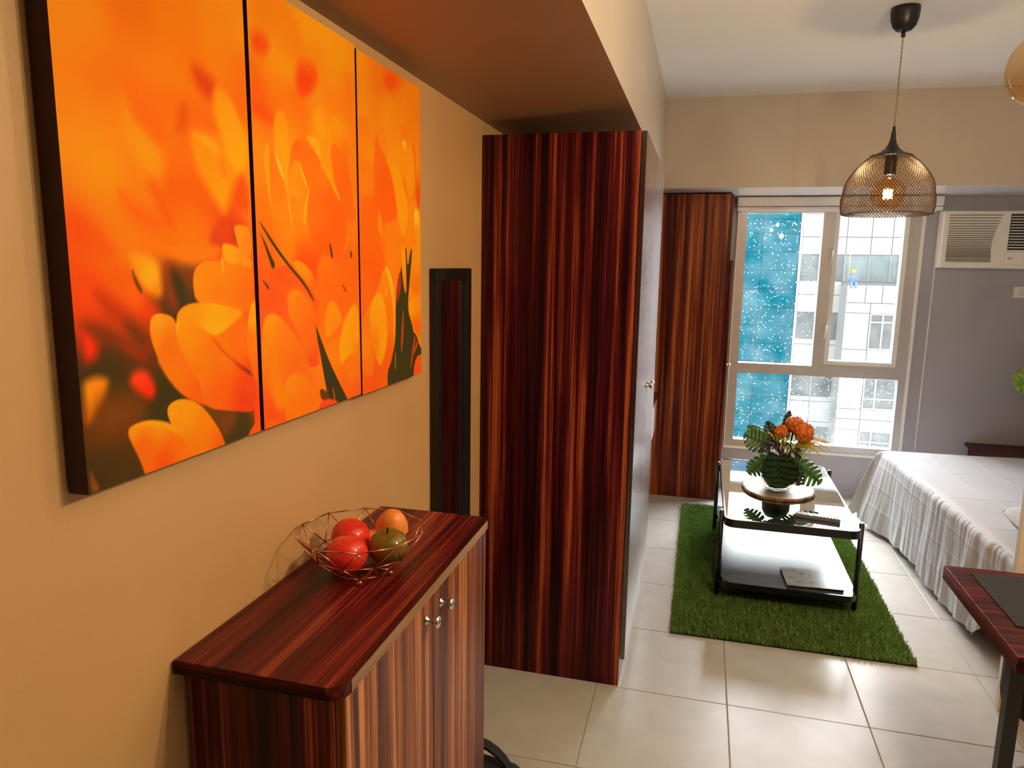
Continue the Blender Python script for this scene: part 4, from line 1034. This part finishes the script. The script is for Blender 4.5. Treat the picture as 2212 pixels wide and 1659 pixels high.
NW = 84; TW = 15 / NW * 2 * PI
for fam in (1, -1):
    for k in range(NW):
        t0 = 2 * PI * k / NW
        pts = [shade_pt(z, t0 + fam * TW * z) for z in zs]
        # curl in under the rim
        for q in (.25, .55, 1.0):
            r = .174 - .030 * q; th = t0 + fam * TW * (1 + .06 * q)
            pts.append((LX + r * math.cos(th), LY + r * math.sin(th), 1.876 - .008 * math.sin(PI * min(q, .8)) + .012 * q))
        v, f = tube_vf(pts, .00115, 4, len(V), False); V += v; F += f
pymesh('mesh_shade', V, F, 'lamp_bronze', pd)
lathe('shade_ring', [(.0795, -.003), (.0815, 0), (.0795, .003), (.0775, 0), (.0795, -.003)], Vector((LX, LY, 2.113)), 'lamp_bronze', pd, 40)
lathe('socket', [(0, 0), (.022, 0), (.023, .004), (.023, .072), (.02, .08), (0, .08)], Vector((LX, LY, 2.037)), 'black_metal', pd, 20)
def globe_bulb(parent, c, r, glass, watts, col, fil):
    lathe('bulb_glass', [(.001, -r)] + [(r * math.sin(a), -r * math.cos(a)) for a in np.linspace(.15, 2.65, 18)] + [(.013, r * 1.02), (.013, r * 1.16)], Vector(c), glass, parent, 28)
    pts = [(c[0] + .016 * math.cos(i * 2 * PI / 5) , c[1] + .016 * math.sin(i * 2 * PI / 5), c[2] - .018 + .034 * (i % 2)) for i in range(11)]
    tube('filament', pts, fil, 'filament', parent, 6)
    tube('filament_stem', [(c[0], c[1], c[2] + r * 1.1), (c[0], c[1], c[2] + .012)], [.005, .002], 'bulb_glass', parent, 8)
    ld = bpy.data.lights.new('bulb_light', 'POINT'); ld.energy = watts; ld.color = col; ld.shadow_soft_size = .02
    lo = bpy.data.objects.new('bulb_light', ld); COL.objects.link(lo); lo.parent = parent; lo.location = Vector(c) - wloc(parent)
globe_bulb(pd, (LX, LY, 1.960), .067, 'amber_bulb', PEND_W * 1.1, (1.0, .88, .72), .0035)

# ------------------------------------------------------------------ amber globe cluster over the dining table
for (gx, gy, gz, lab) in ((1.615, -.50, 2.141, 'amber glass globe pendant just inside the right edge near the ceiling'),
                          (1.62, -1.35, 2.12, 'amber glass globe pendant beyond the near end of the dining table'),
                          (1.90, -1.50, 2.20, 'amber glass globe pendant furthest from the window')):
    e = empty('globe_pendant', (gx, gy, gz - .1), lab, 'lamp', 'amber globes over the dining table')
    lathe('ceiling_cup', [(0, -.03), (.04, -.03), (.05, 0), (0, 0)], Vector((gx, gy, ZC)), 'black_metal', e, 20)
    tube('cord', [(gx, gy, ZC - .02), (gx, gy, gz + .15)], .003, 'black_metal', e, 6)
    lathe('cap', [(0, .15), (.02, .15), (.024, .12), (.028, .088), (0, .088)], Vector((gx, gy, gz)), 'lamp_bronze', e, 20)
    lathe('globe', [(.001, -.095)] + [(.095 * math.sin(a), -.095 * math.cos(a)) for a in np.linspace(.12, 2.86, 20)], Vector((gx, gy, gz)), 'amber_glass', e, 32)
    globe_bulb(e, (gx, gy, gz), .035, 'bulb_glass', LAMP_W * (.4 if gy > -.6 else 1.0), (1.0, 1.0, .98), .003)

# ================================================================== OUTSIDE
def S(x, z, y): return (x, z)
SF = .9771     # the back facade was measured at 41 m, it stands at 40 m
def bx2(x): return .8194 + (x - .8194) * SF
def bz2(z): return 1.6486 + (z - 1.6486) * SF
ob = empty('office_building', (9.5, 42, -24), 'white stone clad office building across the street with grey windows', 'building')
YF = 40.0
XL, XB = bx2(5.90), 8.0
box('wall_core', XL, 22.0, YF + .10, 52.0, -24, 11, 'stone_joint', ob)
bands = [(4.60, 2.395), (.95, -.80), (-2.29, -4.38), (-5.56, -7.33), (-8.9, -10.6)]     # stone spandrels (at 41 m)
glassb = [(2.395, .95), (-.80, -2.29), (-4.38, -5.56), (-7.33, -8.9)]
colsL = [5.97, 7.06, 8.14, 9.52, 10.57, 11.9, 13.2]
def facade_panel(x0, x1, z0, z1, y, th, mat): return box('facade_panel', x0 + .015, x1 - .015, y, y + th, z0 + .015, z1 - .015, mat, ob)
def left_cols(top): return [(6.0, 7.06), (7.06, 8.29), (8.29, 9.53), (9.53, 10.58), (10.58, 11.9), (11.9, 13.4)] if top else [(6.0, 7.06), (7.06, 8.20)]
for i, (zt, zb) in enumerate(bands):
    cuts = {0: [zt, 3.35, zb], 1: [zt, .19, zb], 2: [zt, -2.60, zb], 3: [zt, -5.85, -7.03, zb], 4: [zt, zb]}[i]
    for a, b in zip(cuts, cuts[1:]):
        for x0, x1 in left_cols(i == 0): facade_panel(bx2(x0), bx2(x1), bz2(b), bz2(a), YF, .1, 'stone_white')
for x0, x1 in left_cols(True): facade_panel(bx2(x0), bx2(x1), bz2(4.6), bz2(7.2), YF, .1, 'stone_white')
for i, (zt, zb) in enumerate(glassb):
    for x0, x1 in left_cols(i == 0):
        if i == 0 and x0 > 10.5 : x1 = min(x1, 10.95)
        if x1 - x0 < .1: continue
        wf = boxes('window', [(bx2(x0), bx2(x0) + .05, YF + .02, YF + .1, bz2(zb), bz2(zt)), (bx2(x1) - .03, bx2(x1), YF + .02, YF + .1, bz2(zb), bz2(zt))], 'stone_grey', ob)
        box('pane', bx2(x0) + .05, bx2(x1) - .03, YF + .06, YF + .09, bz2(zb), bz2(zt), 'office_glass_blue' if (i == 0 and x0 > 8) else 'office_glass', wf)
        if i == 0 and x0 > 10.5: facade_panel(bx2(10.95), bx2(13.4), bz2(zb), bz2(zt), YF, .1, 'stone_white'); break
box('corner_pier', XL - .02, bx2(6.0), YF - .05, YF + .1, -24, bz2(7.2), 'stone_white', ob)
# projecting block
YK = 38.0
box('block_core', XB, 18.0, YK + .1, YF + .09, -24, .80, 'stone_grey', ob)
rows = [(.82, -.08), (-.08, -.60), (-.60, -2.49), (-2.49, -3.93), (-3.93, -5.63), (-5.63, -6.17), (-6.17, -6.74), (-6.74, -8.4), (-8.4, -9.6)]
for r, (zt, zb) in enumerate(rows):
    cols = {0: [8.0, 8.89, 9.68, 10.5, 12.0], 1: [8.0, 9.18, 10.5, 12.0], 3: [8.0, 9.2, 10.8, 12.0], 5: [8.0, 9.18, 10.8, 12], 6: [8.0, 9.18, 10.8, 12], 8: [8.0, 9.2, 10.8, 12]}.get(r)
    if cols is None:
        xe = 10.38 if r == 2 else 10.78
        facade_panel(8.0, 9.17, zb, zt, YK, .1, 'stone_white'); facade_panel(xe + .06, 12.5, zb, zt, YK, .1, 'stone_white')
        mxl, tz = (9.82, -1.05) if r == 2 else ((9.78, -5.05) if r == 4 else (9.79, -7.36))
        x0, x1 = 9.2, xe + .05
        wf = boxes('window', [(x0, x0 + .07, YK + .01, YK + .1, zb, zt), (x1 - .07, x1, YK + .01, YK + .1, zb, zt), (x0 + .07, x1 - .07, YK + .01, YK + .1, zb, zb + .09), (x0 + .07, x1 - .07, YK + .01, YK + .1, zt - .08, zt),
                              (mxl - .04, mxl + .04, YK + .01, YK + .1, zb + .09, zt - .08), (x0 + .07, mxl - .04, YK + .01, YK + .1, tz - .04, tz + .04), (mxl + .04, x1 - .07, YK + .01, YK + .1, tz - .04, tz + .04)], 'stone_white', ob)
        for xa, xb in ((x0 + .07, mxl - .04), (mxl + .04, x1 - .07)):
            for za, zb2 in ((zb + .09, tz - .04), (tz + .04, zt - .08)):
                box('pane', xa, xb, YK + .06, YK + .09, za, zb2, 'office_glass', wf)
    else:
        for x0, x1 in zip(cols, cols[1:]): facade_panel(x0, x1, zb, zt, YK, .1, 'stone_white')
# blue glazed tower
bt = empty('glass_tower', (2.0, 44, -24), 'blue glazed tower beside the white office building', 'building')
box('tower_core', -14.0, XL - .06, YF + .05, 52, -24, 11, 'blue_joint', bt)
zr = [7.5, 6.4, 5.35, 4.31, 3.53, 2.51, 1.49, .45, -.59, -1.63, -2.66, -3.69, -4.72, -5.75, -6.78, -7.81, -8.84, -9.9, -10.9]
for a, b in zip(zr, zr[1:]):
    for x0, x1 in ((-2.0, 0.0), (0.0, 1.95), (1.95, 3.91), (3.91, 5.86)):
        box('glazing_panel', bx2(x0) + .012, bx2(x1) - .012, YF - .03, YF + .05, bz2(b) + .012, bz2(a) - .012, 'blue_glass', bt)
tag(box('street_ground', -60, 80, 8, 90, -24.3, -24.0, 'asphalt'), 'grey street far below the window', kind='structure')
# window cleaner sitting on the ledge
def skin_person(name, bones, radii, mat, parent):
    V = [b[0] for b in bones]; E = [(i, b[1]) for i, b in enumerate(bones) if b[1] is not None]
    me = bpy.data.meshes.new(name); me.from_pydata(V, E, []); me.update()
    o = link(name, me, mat, parent)
    sk = o.modifiers.new('skin', 'SKIN')
    for i, r in enumerate(radii): me.skin_vertices[0].data[i].radius = (r, r); me.skin_vertices[0].data[i].use_root = (i == 0)
    sb = o.modifiers.new('sub', 'SUBSURF'); sb.levels = 1; sb.render_levels = 2
    return o
WX, WY, WZ = 8.26, 38.12, .82
pe = empty('person', (WX, WY, WZ), 'person in blue overalls and yellow helmet working on the ledge outside', 'person')
def wp(x, y, z): return (WX + x, WY + y, WZ + z)
bones = [(wp(0, 0, .12), None), (wp(0, 0, .30), 0), (wp(0, 0, .46), 1), (wp(0, -.01, .53), 2), (wp(0, -.02, .62), 3),
         (wp(-.15, 0, .45), 2), (wp(-.20, -.05, .28), 5), (wp(-.14, -.18, .30), 6), (wp(.15, 0, .45), 2), (wp(.20, -.05, .28), 8), (wp(.13, -.18, .26), 9),
         (wp(-.09, -.02, .09), 0), (wp(-.11, -.28, .12), 11), (wp(-.11, -.26, -.18), 12), (wp(.09, -.02, .09), 0), (wp(.11, -.28, .12), 14), (wp(.11, -.26, -.18), 15)]
skin_person('body', bones, [.13, .12, .13, .055, .085, .06, .05, .04, .06, .05, .04, .08, .07, .05, .08, .07, .05], 'worker_blue', pe)
v, f = ball_vf(wp(0, -.02, .645), .10, 0, 14, 8, (1, 1.05, 1.1)); pymesh('head', v, f, 'skin', pe, True)
lathe('helmet', [(.155, -.01), (.155, 0), (.125, .01), (.12, .06), (.085, .11), (.03, .135), (0, .137)], Vector(wp(0, -.02, .67)), 'helmet_yellow', pe, 20)
rp = tube('safety_rope', [wp(-.16, .30, .3), wp(-.17, .34, 1.2), wp(-.18, .4, 2.2)], .02, 'rope', None, 6)
tag(rp, 'thin orange safety rope above the person on the ledge', 'rope')
